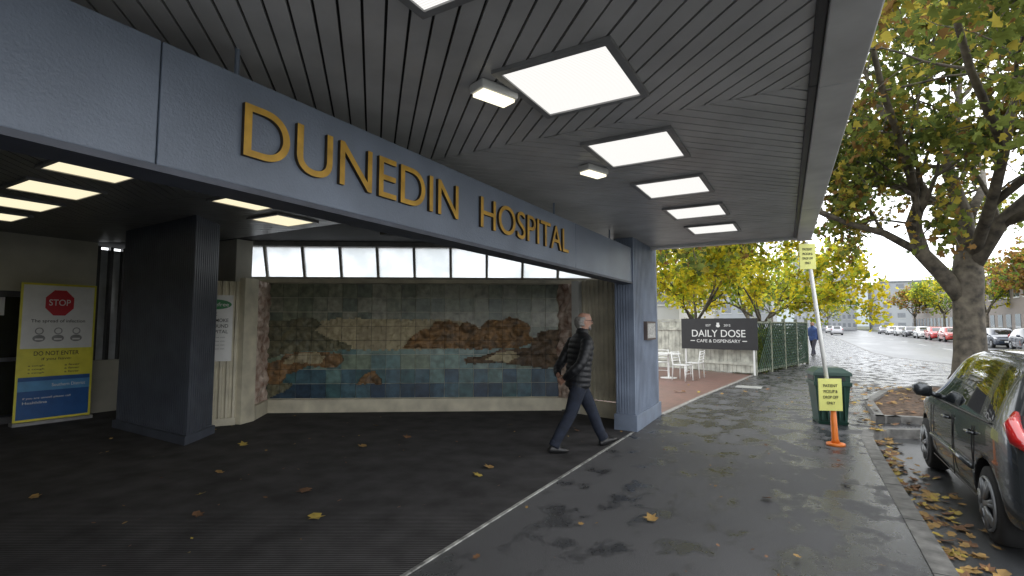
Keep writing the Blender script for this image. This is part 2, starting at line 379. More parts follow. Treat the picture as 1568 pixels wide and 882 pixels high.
# ------------------------------------------------------------ mural
M_cream=mat('cream_paint',(.66,.61,.47),.55,0,.18,3,.2,40)
M_white=mat('white_paint',(.62,.62,.58),.5,0,.1,3)
mw=empty('mural_wall')
LM=5.42
def mp(s,d,z):return mu_a+md*s+mn*d+Vector((0,0,z))
def mbox(g,s0,s1,d0,d1,z0,z1,mi=0):
    q=[mp(s0,d0,0),mp(s1,d0,0),mp(s1,d1,0),mp(s0,d1,0)];g.prism([(a.x,a.y) for a in q],z0,z1,mi)
g=MB()
mbox(g,-.5,LM+.5,-.25,-.03,0,2.37);mbox(g,-.02,LM+.02,-.03,.07,.0,.24);mbox(g,-.6,LM+1.4,-.25,.08,2.37,2.44)
g.build('wall_core',[M_cream],parent=mw)
tc=[(.25,.27,.19),(.2,.225,.16),(.3,.31,.23),(.17,.2,.155),(.34,.34,.26)]
tw=[(.15,.26,.24),(.12,.22,.215),(.19,.3,.26),(.21,.27,.19),(.24,.34,.3)]
td=[(.05,.105,.15),(.035,.075,.115),(.07,.145,.18),(.055,.13,.14),(.03,.06,.1)]
allc=tc+tw+td+[(.38,.33,.22),(.32,.27,.18)]
tm=[mat('glazed_tile_%d'%i,c,.3,0,.3,9,.3,30,spec=.5) for i,c in enumerate(allc)]
g=MB();NX=20;NZ=8;z0=.25;z1=2.36;tx=LM/NX;tz=(z1-z0)/NZ
for i in range(NX):
    for j in range(NZ):
        z=z0+j*tz
        if j>=6:mi=random.choice([0,1,2,3,0,1,4])
        elif j==5: mi=random.choice([0,2,3,4])
        elif j==4: mi=15+random.randint(0,1) if 4<=i<=16 else random.choice([0,1])
        elif j==3: mi=random.choice([5,6,7,9]) if i>2 else 7
        elif j==2:mi=5+random.randint(0,4)
        elif j==1:mi=random.choice([5,6,10,12,12,13])
        else:mi=10+random.randint(0,4)
        d=random.uniform(.0,.006);h=.004
        a=[mp(i*tx+h,-.01+d,z+h),mp((i+1)*tx-h,-.01+random.uniform(0,.006),z+h),mp((i+1)*tx-h,-.01+d,z+tz-h),mp(i*tx+h,-.01+random.uniform(0,.006),z+tz-h)]
        bk=[mp(i*tx+h,-.03,z+h),mp((i+1)*tx-h,-.03,z+h),mp((i+1)*tx-h,-.03,z+tz-h),mp(i*tx+h,-.03,z+tz-h)]
        g.add(a+bk,[(0,1,2,3),(0,4,5,1),(1,5,6,2),(2,6,7,3),(3,7,4,0)],mi)
g.build('ceramic_tiles',tm,parent=mw)
def rmat(name,c1,c2,bump=1.0,sc_=9):
    m=mat(name,c1,.55,0,.4,sc_,bump,18,col2=c2);nt=m.node_tree;b=nt.nodes['Principled BSDF'];L=nt.links
    t_=nt.nodes.new('ShaderNodeTexCoord');mpp=nt.nodes.new('ShaderNodeMapping');mpp.inputs['Location'].default_value=(0,-z0,0)
    br=nt.nodes.new('ShaderNodeTexBrick');br.offset=0;br.inputs['Scale'].default_value=1;br.inputs['Brick Width'].default_value=tx;br.inputs['Row Height'].default_value=tz;br.inputs['Mortar Size'].default_value=.005
    br.inputs['Color1'].default_value=(1.1,1.1,1.1,1);br.inputs['Color2'].default_value=(.8,.8,.82,1);br.inputs['Mortar'].default_value=(.3,.3,.3,1)
    L.new(t_.outputs['Object'],mpp.inputs[0]);L.new(mpp.outputs[0],br.inputs[0])
    src=b.inputs['Base Color'].links[0].from_socket
    vm=nt.nodes.new('ShaderNodeVectorMath');vm.operation='MULTIPLY';L.new(src,vm.inputs[0]);L.new(br.outputs['Color'],vm.inputs[1]);L.new(vm.outputs[0],b.inputs['Base Color'])
    return m
M_rk=[rmat('relief_brown',(.3,.17,.07),(.085,.06,.035)),rmat('relief_ochre',(.42,.36,.22),(.28,.235,.14),.6),rmat('relief_olive',(.17,.155,.09),(.07,.075,.05)),rmat('relief_darkbrown',(.18,.12,.07),(.06,.045,.03))]
def relief(name,px,m,d,rug=.035):
    pts=[((x-408)/457*LM,2.36-(y-430)/81) for x,y in px]
    P=[]
    for i in range(len(pts)):
        a=pts[i];b=pts[(i+1)%len(pts)];k=max(1,int(math.hypot(b[0]-a[0],b[1]-a[1])/.05))
        for t in range(k):
            q=t/k;P.append((a[0]+(b[0]-a[0])*q+random.uniform(-.014,.014),a[1]+(b[1]-a[1])*q+random.uniform(-.014,.014)))
    def inside(x,y):
        c=False;j=len(P)-1
        for i in range(len(P)):
            if (P[i][1]>y)!=(P[j][1]>y) and x<(P[j][0]-P[i][0])*(y-P[i][1])/(P[j][1]-P[i][1])+P[i][0]:c=not c
            j=i
        return c
    st=.028;x0=min(p[0] for p in P);x1=max(p[0] for p in P);ya=min(p[1] for p in P);yb=max(p[1] for p in P)
    nx=int((x1-x0)/st)+2;ny=int((yb-ya)/st)+2
    bm=bmesh.new();V={}
    def vt(i,j):
        if (i,j) not in V:
            x=x0+i*st;y=ya+j*st
            h=d*.5+rug*abs(noise.noise(Vector((x*4,y*6,2))))*2+.016*noise.noise(Vector((x*16,y*16,5)))
            V[(i,j)]=bm.verts.new((x+.006*noise.noise(Vector((x*30,y*30,0))),y+.006*noise.noise(Vector((x*30,y*30,9))),max(.008,h)))
        return V[(i,j)]
    for i in range(nx):
        for j in range(ny):
            if inside(x0+(i+.5)*st,ya+(j+.5)*st):bm.faces.new((vt(i,j),vt(i+1,j),vt(i+1,j+1),vt(i,j+1)))
    be_=[e_ for e_ in bm.edges if e_.is_boundary]
    r=bmesh.ops.extrude_edge_only(bm,edges=be_)
    for v in r['geom']:
        if isinstance(v,bmesh.types.BMVert):v.co.z=-.004
    me=bpy.data.meshes.new(name);bm.normal_update();bm.to_mesh(me);me.materials.append(m)
    ob=bpy.data.objects.new(name,me);sc.collection.objects.link(ob);ob.parent=mw;M=frame(mp(0,-.006,0),md);ob.matrix_world=M
relief('ochre_plain',[(490,486),(520,482),(600,484),(700,484),(745,500),(745,526),(640,529),(560,530),(500,524),(470,505)],M_rk[1],.01,.008)
relief('hill_left',[(409,486),(430,487),(455,483),(478,482),(492,490),(480,500),(510,515),(540,522),(535,530),(480,531),(440,534),(409,545)],M_rk[2],.03)
relief('hill_ridge',[(618,528),(628,512),(645,500),(660,497),(668,487),(690,486),(705,492),(718,487),(738,497),(752,483),(770,485),(785,480),(808,486),(818,495),(815,508),(826,515),(800,527),(740,529),(680,527)],M_rk[0],.05,.055)
relief('hill_right',[(815,527),(830,505),(850,500),(864,498),(864,556),(840,558),(800,552),(760,549),(716,551),(712,543),(740,540),(770,530)],M_rk[3],.04,.045)
relief('headland',[(409,578),(409,548),(430,545),(440,534),(480,532),(520,534),(526,545),(515,555),(470,554),(440,565),(432,580)],M_rk[0],.04,.045)
relief('headland_pale',[(435,548),(450,536),(485,533),(500,540),(490,549)],M_rk[1],.1,.03)
relief('rock',[(548,580),(556,568),(572,560),(584,572),(586,580)],M_rk[0],.05)
relief('islet',[(745,545),(765,533),(790,532),(800,540),(780,549)],M_rk[1],.09,.03)
relief('foreshore',[(409,603),(409,580),(450,578),(445,585),(420,598)],M_rk[2],.04)
def corr(name,a,b,z0,z1,mt,pitch=.09,dep=.03,parent=mw):
    a=Vector((*a,0));b=Vector((*b,0));d=(b-a);L=d.length;d.normalize();nn=Vector((d.y,-d.x,0));k=int(L/pitch);pr=[]
    for i in range(k):
        for t,o in((0,0),(.35,0),(.5,dep),(.85,dep)):
            pr.append(a+d*((i+t)*L/k)+nn*o)
    pr.append(b)
    m=len(pr);g=MB();g.add([(p.x,p.y,z0) for p in pr]+[(p.x,p.y,z1) for p in pr],[(i,i+1,m+i+1,m+i) for i in range(m-1)])
    back=nn*-.06
    g.prism([((a+back).x,(a+back).y),((b+back).x,(b+back).y),((b+nn*-.002).x,(b+nn*-.002).y),((a+nn*-.002).x,(a+nn*-.002).y)],z0,z1)
    return g.build(name,[mt],parent=parent)
corr('side_panel_left',(-8.55,4.1),(-7.98,5.0),.05,2.3,M_cream)
def slab(name,a,b,t,z0,z1,m,parent=mw):
    a=Vector((*a,0));b=Vector((*b,0));d=(b-a).normalized();nn=Vector((d.y,-d.x,0))*t
    g=MB();g.prism([(a.x,a.y),(a.x+nn.x,a.y+nn.y),(b.x+nn.x,b.y+nn.y),(b.x,b.y)],z0,z1);return g.build(name,[m],parent=parent)
slab('plinth_left',(-8.55,4.1),(-7.98,5.0),.05,0,.12,M_cream)
slab('post_left',(-7.98,5.0),(-8.08,5.3),.1,0,2.36,M_cream)
M_rel=mat('carved_relief_panel',(.6,.5,.42),.6,0,.4,7,1,12,col2=(.22,.12,.08))
slab('plinth_return',(-8.1,5.3),(-8.62,5.93),.1,0,.24,M_cream)
def reliefpanel(name,a,b,z0,z1):
    a=Vector((*a,0));b=Vector((*b,0));bm=bmesh.new();d=b-a;nn=Vector((d.y,-d.x,0)).normalized();nx,nz=24,64;gr=[]
    for j in range(nz+1):
        row=[]
        for i in range(nx+1):
            p=a+d*(i/nx)+Vector((0,0,z0+(z1-z0)*j/nz));h=.09*abs(noise.noise(Vector((p.x*5,p.y*5,p.z*4))))+.03*noise.noise(p*12)+.02
            row.append(bm.verts.new(p+nn*h))
        gr.append(row)
    for j in range(nz):
        for i in range(nx):bm.faces.new((gr[j][i],gr[j][i+1],gr[j+1][i+1],gr[j+1][i]))
    me=bpy.data.meshes.new(name);bm.to_mesh(me);me.materials.append(M_rel);ob=bpy.data.objects.new(name,me);sc.collection.objects.link(ob);ob.parent=mw
reliefpanel('relief_return_left',(-8.12,5.3),(-8.6,5.95),.24,2.36)
re=mp(LM,0,0)
reliefpanel('relief_return_right',(re.x,re.y),(re.x+.35,re.y-.12),.24,2.36)
slab('post_right',(re.x+.36,re.y-.1),(re.x+.52,re.y-.15),.1,0,2.4,M_white)
corr('side_panel_right',(re.x+.52,re.y-.17),(-2.6,8.5),.28,2.4,M_cream)
slab('plinth_right',(re.x+.3,re.y-.1),(-2.6,8.47),.08,0,.27,M_cream)
M_frost=bpy.data.materials.new('frosted_glazing');M_frost.use_nodes=True
nt=M_frost.node_tree;nt.nodes.clear();o=nt.nodes.new('ShaderNodeOutputMaterial');t=nt.nodes.new('ShaderNodeBsdfTranslucent');tr=nt.nodes.new('ShaderNodeBsdfTransparent')
mxx=nt.nodes.new('ShaderNodeMixShader');mxx.inputs[0].default_value=.12;nn_=nt.nodes.new('ShaderNodeTexNoise');nn_.inputs['Scale'].default_value=1.6;nn_.inputs['Detail'].default_value=5
tcc=nt.nodes.new('ShaderNodeTexCoord');nt.links.new(tcc.outputs['Object'],nn_.inputs['Vector'])
rr=nt.nodes.new('ShaderNodeValToRGB');rr.color_ramp.elements[0].position=.35;rr.color_ramp.elements[1].position=.65;rr.color_ramp.elements[0].color=(.48,.51,.52,1);rr.color_ramp.elements[1].color=(.8,.82,.84,1)
nt.links.new(nn_.outputs['Fac'],rr.inputs[0]);nt.links.new(rr.outputs[0],t.inputs[0]);tr.inputs[0].default_value=(.7,.73,.74,1)
nt.links.new(t.outputs[0],mxx.inputs[1]);nt.links.new(tr.outputs[0],mxx.inputs[2]);nt.links.new(mxx.outputs[0],o.inputs[0])
cl=empty('clerestory_window')
# glazing leans: its head sits further out over the entrance than its sill
def sl_(s,t,off=0):return mp(s,-.1+.22*t+off,2.44+.66*t)
g=MB();g.add([sl_(-.8,0),sl_(LM+1.2,0),sl_(LM+1.2,1),sl_(-.8,1)],[(0,1,2,3)]);g.build('glazing',[M_frost],parent=cl)
g=MB()
s=-.75
while s<LM+1.2:
    vs=[sl_(s,0,-.03),sl_(s+.045,0,-.03),sl_(s+.045,0,.05),sl_(s,0,.05),sl_(s,1,-.03),sl_(s+.045,1,-.03),sl_(s+.045,1,.05),sl_(s,1,.05)]
    g.add(vs,[(0,3,2,1),(4,5,6,7),(0,1,5,4),(1,2,6,5),(2,3,7,6),(3,0,4,7)]);s+=.68
mbox(g,-.8,LM+1.2,.05,.2,3.03,3.12);mbox(g,-.8,LM+1.2,-.13,-.03,2.441,2.49)
g.build('mullions',[mat('grey_mullion',(.25,.24,.22),.5)],parent=cl)

def sign_local(name,W,H,M,bgm,parts):
    e=bpy.data.objects.new(name,None);sc.collection.objects.link(e);e.matrix_world=M
    g=MB();g.box((0,0,-.02),(W,H,0));g.build('board',[bgm],parent=e)
    for k,p in enumerate(parts):
        if p[0]=='t':
            _,s,x,y,w,h,m=p
            text('text_%d'%k,s,w,h,Matrix.Translation((x,y,.006)),m,.001,e,.004)
        elif p[0]=='p':
            _,pts,m,zz=p
            g=MB();g.prism(pts,0,.002);o=g.build('shape_%d'%k,[m],parent=e);o.location=(0,0,.001+zz)
    return e
P_w=mat('sign_white',(.72,.72,.7),.4,0,.05);P_y=mat('sign_yellow',(.75,.68,.07),.4,0,.08);P_r=mat('sign_red',(.5,.02,.03),.4,0,.05);P_b=mat('sign_blue',(.02,.1,.3),.4,0,.1)
P_k=mat('sign_black',(.02,.02,.022),.5,0,.1);P_g=mat('sign_green',(.03,.25,.08),.4);P_gy=mat('sign_grey',(.3,.3,.3),.5);P_lb=mat('sign_light_blue',(.1,.3,.55),.4,0,.1)
P_fy=mat('fluoro_yellow',(.82,.82,.25),.5,0,.06)
def rect(x0,y0,x1,y1):return[(x0,y0),(x1,y0),(x1,y1),(x0,y1)]
def ell(cx,cy,rx,ry,n=24,a0=0):return[(cx+rx*math.cos(a0+i*2*math.pi/n),cy+ry*math.sin(a0+i*2*math.pi/n)) for i in range(n)]
a=Vector((-8.42,4.3,0));b=Vector((-7.98,5.0,0));dd=(b-a).normalized();nrm=Vector((dd.y,-dd.x,0))
sign_local('smokefree_sign',.62,1.05,frame(a+nrm*.06+dd*.12+Vector((0,0,1.02)),dd),P_w,
 [('p',ell(.36,.9,.24,.08),P_g,0),('t','smokefree',.16,.87,.4,.06,P_w),('t','PLEASE',.1,.72,.3,.06,P_k),('t','DO NOT SMOKE',.06,.62,.5,.055,P_k),('t','IN OR AROUND',.06,.53,.5,.055,P_k),('t','THE HOSPITAL',.06,.44,.5,.055,P_k)]+[('t','for information please visit',.08,.36-.06*i,.44,.03,P_gy) for i in range(4)])

# ------------------------------------------------------------ left interior wall
g=MB();M_int=mat('interior_cream_wall',(.5,.48,.4),.6,0,.12,2)
g.box((-11.5,-5,2.15),(-11.2,4.28,3.1));g.box((-11.5,4.28,0),(-11.2,5.7,.95));g.box((-11.5,5.15,.95),(-11.2,5.7,3.1));g.box((-11.5,4.05,0),(-11.2,4.28,2.15));g.box((-11.5,-5,0),(-11.2,-3,2.15))
g.box((-11.2,5.3,0),(-8.6,5.6,3.1))
g.build('interior_wall',[M_int])
g=MB();g.box((-11.4,4.28,.95),(-11.36,5.15,3.0),1)
for y in(4.3,4.5,4.7,4.9,5.08):g.box((-11.36,y,.95),(-11.25,y+.05,3.05),0)
g.build('interior_window',[mat('dark_frames',(.05,.05,.055),.4),mat('window_pane_pale',(.6,.63,.65),.2,0,.1)])
g=MB();g.box((-11.42,-3,0),(-11.38,4.05,2.15),1)
for y in(-3,-1.6,-.2,1.2,2.55,2.65,3.95):g.box((-11.38,y,0),(-11.28,y+.08,2.15),0)
g.box((-11.38,-3,2.06),(-11.27,4.05,2.15),0);g.box((-11.38,-3,0),(-11.27,4.05,.1),0);g.box((-11.36,-3,1.0),(-11.29,4.05,1.06),0)
for y,z,mi in((2.85,1.35,2),(2.9,1.75,3),(1.9,1.5,3)):g.box((-11.37,y,z),(-11.365,y+.22,z+.3),mi)
g.build('entrance_doors',[mat('door_frame_dark',(.09,.09,.095),.4),glassmat('dark_glass',(.02,.022,.025)),P_y,P_w])
g=MB();g.box((-12,-5.3,0),(-2.4,-5,3.6));g.box((-12,-5,3.4),(-11.5,5.5,3.7));g.build('light_blocking_wall',[mat('light_blocker_grey',(.12,.12,.12),.7)])  # unseen wall behind the camera and roof strip, added to block light
ban=[('p',rect(0.03,1.02,.95,1.93),P_w,0),('p',rect(.03,.62,.95,1.018),P_y,.0),('p',rect(.03,.03,.95,.618),P_b,.0),
 ('p',ell(.49,1.68,.2,.2,8,math.pi/8),P_r,.0025),('t','STOP',.35,1.64,.28,.09,P_w),('t','The spread of infection',.14,1.38,.7,.06,P_k),
 ('t','DO NOT ENTER',.2,.92,.58,.06,P_k),('t','if you have:',.3,.84,.38,.05,P_k),('p',rect(.03,.42,.95,.56),P_lb,.0025),('t','if you are unwell please call',.1,.3,.6,.035,P_w),('t','Healthline',.1,.24,.3,.035,P_w)]
for i in range(3):
    ban+=[('p',ell(.25+.24*i,1.165,.08,.05,16),P_gy,.0025),('p',ell(.25+.24*i,1.27,.055,.05,16),P_gy,.0026),('p',ell(.25+.24*i,1.27,.04,.037,16),P_w,.0035),('p',rect(.2+.24*i,1.14,.3+.24*i,1.165),P_w,.0035)]
for i in range(3):
    ban+=[('t','a cough',.14,.76-.05*i,.2,.03,P_k),('t','a fever',.6,.76-.05*i,.2,.03,P_k)]
ban+=[('t','Southern District',.45,.47,.44,.045,P_w)]
be=sign_local('infection_banner',.98,1.96,frame((-10.78,3.14,.06),(.04,1,0))@Matrix.Diagonal((1,1.13,1,1)),P_y,ban)
g=MB();g.box((-.02,-.06,-.1),(1.0,-.003,.08));g.build('stand_base',[P_gy],parent=be)

# ------------------------------------------------------------ bin
M_bin=mat('green_plastic_bin',(.012,.05,.035),.4,0,.2,5,spec=.5)
g=MB()
def frustum(g,x0,y0,hx0,hy0,z0,hx1,hy1,z1,mi=0):
    c=[(-1,-1),(1,-1),(1,1),(-1,1)]
    g.add([(x0+a*hx0,y0+b*hy0,z0) for a,b in c]+[(x0+a*hx1,y0+b*hy1,z1) for a,b in c],[(3,2,1,0),(4,5,6,7)]+[(i,(i+1)%4,4+(i+1)%4,4+i) for i in range(4)],mi)
frustum(g,0,0,.2,.2,.0,.22,.22,.05);frustum(g,0,0,.2,.2,.05,.245,.245,.62);frustum(g,0,0,.27,.27,.62,.27,.27,.68);frustum(g,0,0,.25,.25,.68,.25,.25,.78)
frustum(g,0,0,.275,.275,.78,.27,.27,.83);frustum(g,0,0,.27,.27,.83,.17,.17,.9)
for s in(-1,1):
    g.box((-.18,s*.252-.004,.7),(.18,s*.252+.004,.765),1)
    g.box((s*.252-.004,-.18,.7),(s*.252+.004,.18,.765),1)
for i in range(5):
    x=-.16+.08*i;g.box((x-.01,-.255,.08),(x+.01,-.2,.6))
g.build('rubbish_bin',[M_bin,P_k],bevel=.012,M=Matrix.Translation((.30,9.95,0))@Matrix.Rotation(R(12),4,'Z'))

# ------------------------------------------------------------ pickup sign post
M_or=mat('orange_plastic',(.8,.2,.02),.45,0,.1);M_pole=mat('white_pvc_pole',(.75,.75,.72),.35,0,.05)
ps=empty('pickup_sign_post')
g=MB();b0=Vector((.30,8.13,0))
g.tube([b0,b0+Vector((0,0,.03)),b0+Vector((0,0,.035))],[.115,.11,.06],20);g.tube([b0+Vector((0,0,.03)),b0+Vector((-.005,0,.08)),b0+Vector((-.02,0,.6))],[.055,.04,.036],14)
g.build('orange_base',[M_or],True,ps)
g=MB();g.tube([b0+Vector((-.02,0,.3)),b0+Vector((-.24,-.02,2.74))],.026,12);g.build('pole',[M_pole],True,ps)
cdir=Vector((.868,.497,0))
def pickup(org,W,H):
    M=frame(org,cdir+Vector((.05,-.1,0)))
    e=sign_local('pickup_board',W,H,M,P_fy,[('t','PATIENT',W*.2,H*.74,W*.6,H*.09,P_k),('t','PICKUP &',W*.2,H*.56,W*.6,H*.09,P_k),('t','DROP OFF',W*.18,H*.38,W*.64,H*.09,P_k),('t','ONLY',W*.32,H*.2,W*.36,H*.09,P_k)])
    e.parent=ps;return e
pickup(Vector((.30-.02-.15,8.13-.13,.46)),.29,.42)
pickup(Vector((.30-.23-.1,8.13-.1,2.36)),.21,.35)

# ------------------------------------------------------------ car
def lerp(a,b,t):return a+(b-a)*t
M_carg=glassmat('car_glass',(.015,.018,.02),.03)
M_t=mat('tyre_rubber',(.02,.02,.02),.8,0,.1,20);M_h=mat('hubcap_silver',(.3,.31,.32),.4,.6,.1)
M_red=mat('tail_light_red',(.45,.01,.01),.12,0,.1,coat=1,spec=.8);M_cl=mat('headlight_clear',(.6,.6,.62),.08,.3,.1,coat=1)
car_cache=[]
def make_car(name,loc,rz,paint):
    e=empty(name,loc,rz)
    if car_cache:
        for src in car_cache:
            o=bpy.data.objects.new(src.name.split('.')[0],src.data);sc.collection.objects.link(o);o.parent=e
            for i,ms in enumerate(o.material_slots):
                if ms.material==P_car:
                    ms.link='OBJECT';ms.material=paint
        return e
    st=[(0.0,.36,.62,.66,.66,.5),(.04,.27,.76,.82,.76,.58),(.10,.22,.88,1.00,.81,.60),(.24,.2,.92,1.26,.835,.60),(.36,.2,.93,1.40,.84,.60),(.50,.2,.935,1.455,.845,.605),(.78,.2,.935,1.49,.845,.61),(.84,.2,.93,1.493,.845,.61),
        (1.2,.19,.92,1.51,.845,.615),(1.62,.19,.91,1.51,.845,.615),(1.69,.19,.905,1.508,.845,.615),(2.05,.19,.90,1.47,.845,.61),(2.33,.19,.895,1.395,.845,.60),(2.62,.19,.89,1.225,.84,.62),(2.88,.2,.885,1.04,.835,.66),(2.98,.2,.88,.965,.83,.70),
        (3.2,.2,.85,.93,.82,.70),(3.45,.2,.79,.875,.80,.66),(3.62,.21,.70,.79,.75,.6),(3.72,.26,.58,.66,.66,.5),(3.76,.34,.5,.54,.55,.4)]
    rings=[]
    for (y,zb,zs,zr,wb,wr) in st:
        h=[(0,zb),(wb*.9,zb),(wb*.985,zb+.07),(wb*1.0,lerp(zb,zs,.5)),(wb*.985,zs-.07),(wb*.955,zs),(lerp(wb*.955,wr,.5)+.012,lerp(zs,zr-.05,.52)),(wr,zr-.055),(wr*.86,zr-.012),(0,zr)]
        rings.append([Vector((x,y,z)) for x,z in h]+[Vector((-x,y,z)) for x,z in h[-2:0:-1]])
    g=MB();n=len(rings[0]);N=len(rings);fs=[];ms=[]
    for i in range(N-1):
        ya,yb=st[i][0],st[i+1][0]
        for k in range(n):
            fs.append((i*n+k,i*n+(k+1)%n,(i+1)*n+(k+1)%n,(i+1)*n+k));m=0
            kk=k if k<9 else n-1-k
            if kk in(5,6) and (.50<=ya and yb<=2.63) and not(ya in(.78,1.62)): m=1
            if kk==8 and ((ya>=2.33 and yb<=2.99) or (ya>=.10 and yb<=.37)):m=1
            if kk==0:m=2
            ms.append(m)
    g.v=[tuple(v) for r in rings for v in r];g.f=fs;g.m=ms
    g.f.append(tuple(range(n)));g.m.append(0);g.f.append(tuple((N-1)*n+k for k in range(n-1,-1,-1)));g.m.append(0)
    body=g.build('body',[paint,M_carg,P_k],True,e)
    bm=bmesh.new();bm.from_mesh(body.data);bmesh.ops.recalc_face_normals(bm,faces=bm.faces);bm.to_mesh(body.data);bm.free()
    ss=body.modifiers.new('s','SUBSURF');ss.levels=2;ss.render_levels=2
    wy=(.62,3.08)
    cut=MB()
    for y in wy:
        cut.tube([(-1.1,y,.30),(-.62,y,.30)],.355,28);cut.tube([(.62,y,.30),(1.1,y,.30)],.355,28)
    cu=cut.build('cutter',[P_k]);cu.parent=e
    bo=body.modifiers.new('b','BOOLEAN');bo.object=cu;bo.operation='DIFFERENCE';bo.solver='EXACT'
    me=baked(body);body.modifiers.clear();body.data=me;bpy.data.objects.remove(cu)
    parts=[body]
    for y in wy:
        for s in(-1,1):
            g=MB();x=s*.835
            ax=lambda t:(x-s*t,y,.30)
            g.tube([ax(.0),ax(.012),ax(.05),ax(.17),ax(.2)],[.26,.288,.30,.30,.28],32,0)
            g.tube([ax(-.002),ax(.02)],[.205,.21],32,2)
            g.tube([ax(-.03),ax(-.024),ax(0)],[.03,.05,.055],16,1)
            for k in range(7):
                a=k*2*math.pi/7+.2
                for da in(-.09,.09):
                    p0=Vector((x+s*.022,y+math.cos(a+da)*.04,.30+math.sin(a+da)*.04));p1=Vector((x+s*.006,y+math.cos(a+da)*.195,.30+math.sin(a+da)*.195))
                    g.tube([p0,p1],[.018,.02],6,1)
            rr=[(x+s*.006,y+math.cos(q*2*math.pi/28)*.2,.30+math.sin(q*2*math.pi/28)*.2) for q in range(29)]
            g.tube(rr,.013,6,1,cap=False)
            parts.append(g.build('wheel',[M_t,M_h,P_k],True,e))
    g=MB();g.box((-.6,.35,.22),(.6,3.5,.5));parts.append(g.build('underbody',[P_k],parent=e))
    for s in(-1,1):
        g=MB();P=[Vector((s*.70,.035,.84)),Vector((s*.768,.09,.90)),Vector((s*.775,.17,.99)),Vector((s*.73,.24,1.08))]
        g.tube(P,[.035,.055,.054,.02],12);parts.append(g.build('tail_light',[M_red],True,e))
        g=MB();g.tube([(s*.60,3.66,.66),(s*.70,3.55,.71),(s*.75,3.38,.77)],[.04,.07,.03],12);parts.append(g.build('headlight',[M_cl],True,e))
        g=MB();g.tube([(s*.78,2.5,.93),(s*.86,2.5,.96)],.03,8);g.tube([(s*.84,2.5,.99),(s*.86,2.5,.99),(s*.95,2.49,1.0),(s*1.0,2.48,.99),(s*1.015,2.48,.985)],[(.05,.03),(.075,.06),(.08,.07),(.06,.05),(.02,.02)],14)
        parts.append(g.build('wing_mirror',[paint],True,e))
        g=MB()
        for y in(1.0,1.86):g.tube([(s*.835,y-.09,.80),(s*.865,y-.06,.80),(s*.865,y+.05,.80),(s*.835,y+.08,.80)],.014,8)
        parts.append(g.build('door_handles',[paint],True,e))
        g=MB()
        for yy,za,zb_ in((1.655,.28,.89),(2.62,.3,.86),(.96,.5,.9)):
            g.tube([(s*(.842),yy,za),(s*(.8475),yy,lerp(za,zb_,.5)),(s*.835,yy,zb_-.04)],.005,5)
        g.tube([(s*.83,.95,.27),(s*.832,2.62,.27)],.006,5)
        parts.append(g.build('door_seams',[P_k],False,e))
        g=MB();g.tube([(s*.845,1.0,.5),(s*.85,1.6,.5),(s*.85,2.6,.49)],(.022),6);parts.append(g.build('side_moulding',[paint],True,e))
        g=MB();g.tube([(s*.812,.55,.945),(s*.812,1.6,.925),(s*.80,2.6,.90)],.009,5);parts.append(g.build('window_rubber',[P_k],False,e))
    g=MB();g.box((-.25,-.012,.62),(.25,.05,.73));g.box((-.25,3.73,.42),(.25,3.775,.53));parts.append(g.build('number_plate',[P_w],parent=e))
    g=MB();g.box((-.5,3.70,.56),(.5,3.745,.63));parts.append(g.build('grille',[P_k],parent=e))
    g=MB();g.tube([(0,.45,1.46),(0,.2,1.62)],.005,6);parts.append(g.build('antenna',[P_k],parent=e))
    g=MB();g.box((-.45,.36,1.40),(.45,.5,1.47));parts.append(g.build('rear_spoiler',[paint],parent=e))
    car_cache.extend(parts)
    return e
def paint(n,c,metal=.5):
    return mat(n,c,.25,metal,.04,2,coat=.7,spec=.5)
P_car=paint('gunmetal_car_paint',(.055,.063,.07),.5)
make_car('parked_car',(2.06,4.92,-.13),0,P_car)
ys=[34,40,47.5,54,62,69,76,84,92,101,110,120]
order=[(.03,.035,.04),(.55,.56,.57),(.04,.05,.07),(.03,.04,.06),(.5,.52,.53),(.35,.03,.02),(.4,.02,.02),(.6,.6,.6),(.05,.05,.06),(.5,.5,.5),(.6,.6,.62),(.2,.2,.22)]
for y,c in zip(ys,order):
    make_car('parked_car',(12.9+random.uniform(-.1,.1),y,-.13),math.pi,paint('car_paint',c,.1))
for y,c in((125,(.6,.6,.6)),(100,(.5,.5,.52))):
    make_car('parked_car',(4.6,y,-.13),0,paint('car_paint',c,.1))

# ------------------------------------------------------------ fence, sign, chairs
M_fw=mat('weathered_white_fence',(.5,.5,.43),.7,0,.25,5)
M_fg=mat('green_fence_post',(.25,.27,.2),.7,0,.3,5)
M_dg=mat('dark_green_mesh',(.04,.09,.055),.7,0,.4,15)
fa=Vector((-1.42,17.9,0));fb=Vector((-9.5,20.9,0));fd=(fb-fa).normalized()
g=MB();L=(fb-fa).length;s=0
def rot(o,d):
    M=Matrix((d,Vector((-d.y,d.x,0)),Vector((0,0,1)))).transposed().to_4x4();M.translation=o;return M
Mf=rot(fa,fd)
while s<L:
    g.box((s,-.01+random.uniform(-.006,.004),.06),(s+.135,.012,1.72+random.uniform(-.015,.015)),0,Mf);s+=.147
g.box((0,.013,.3),(L,.06,.4),0,Mf);g.box((0,.013,1.4),(L,.06,1.5),0,Mf);g.box((0,-.03,1.74),(L,.05,1.79),0,Mf)
for s in(0,2.4,4.8,7.2):g.box((s-.06,-.05,0),(s+.06,-.017,1.85),0,Mf)
g.build('paling_fence',[M_fw])
fb2=Vector((.05,24.2,0));fd2=(fb2-fa).normalized();M2=rot(fa,fd2);L2=(fb2-fa).length
g=MB()
for s in(0,1.6,3.2,4.8,L2-.1):g.box((s,-.05,0),(s+.1,.05,1.8),0,M2)
g.box((.1,-.02,.08),(L2,.02,.16),0,M2);g.box((.1,-.02,1.62),(L2,.02,1.7),0,M2)
s=.15
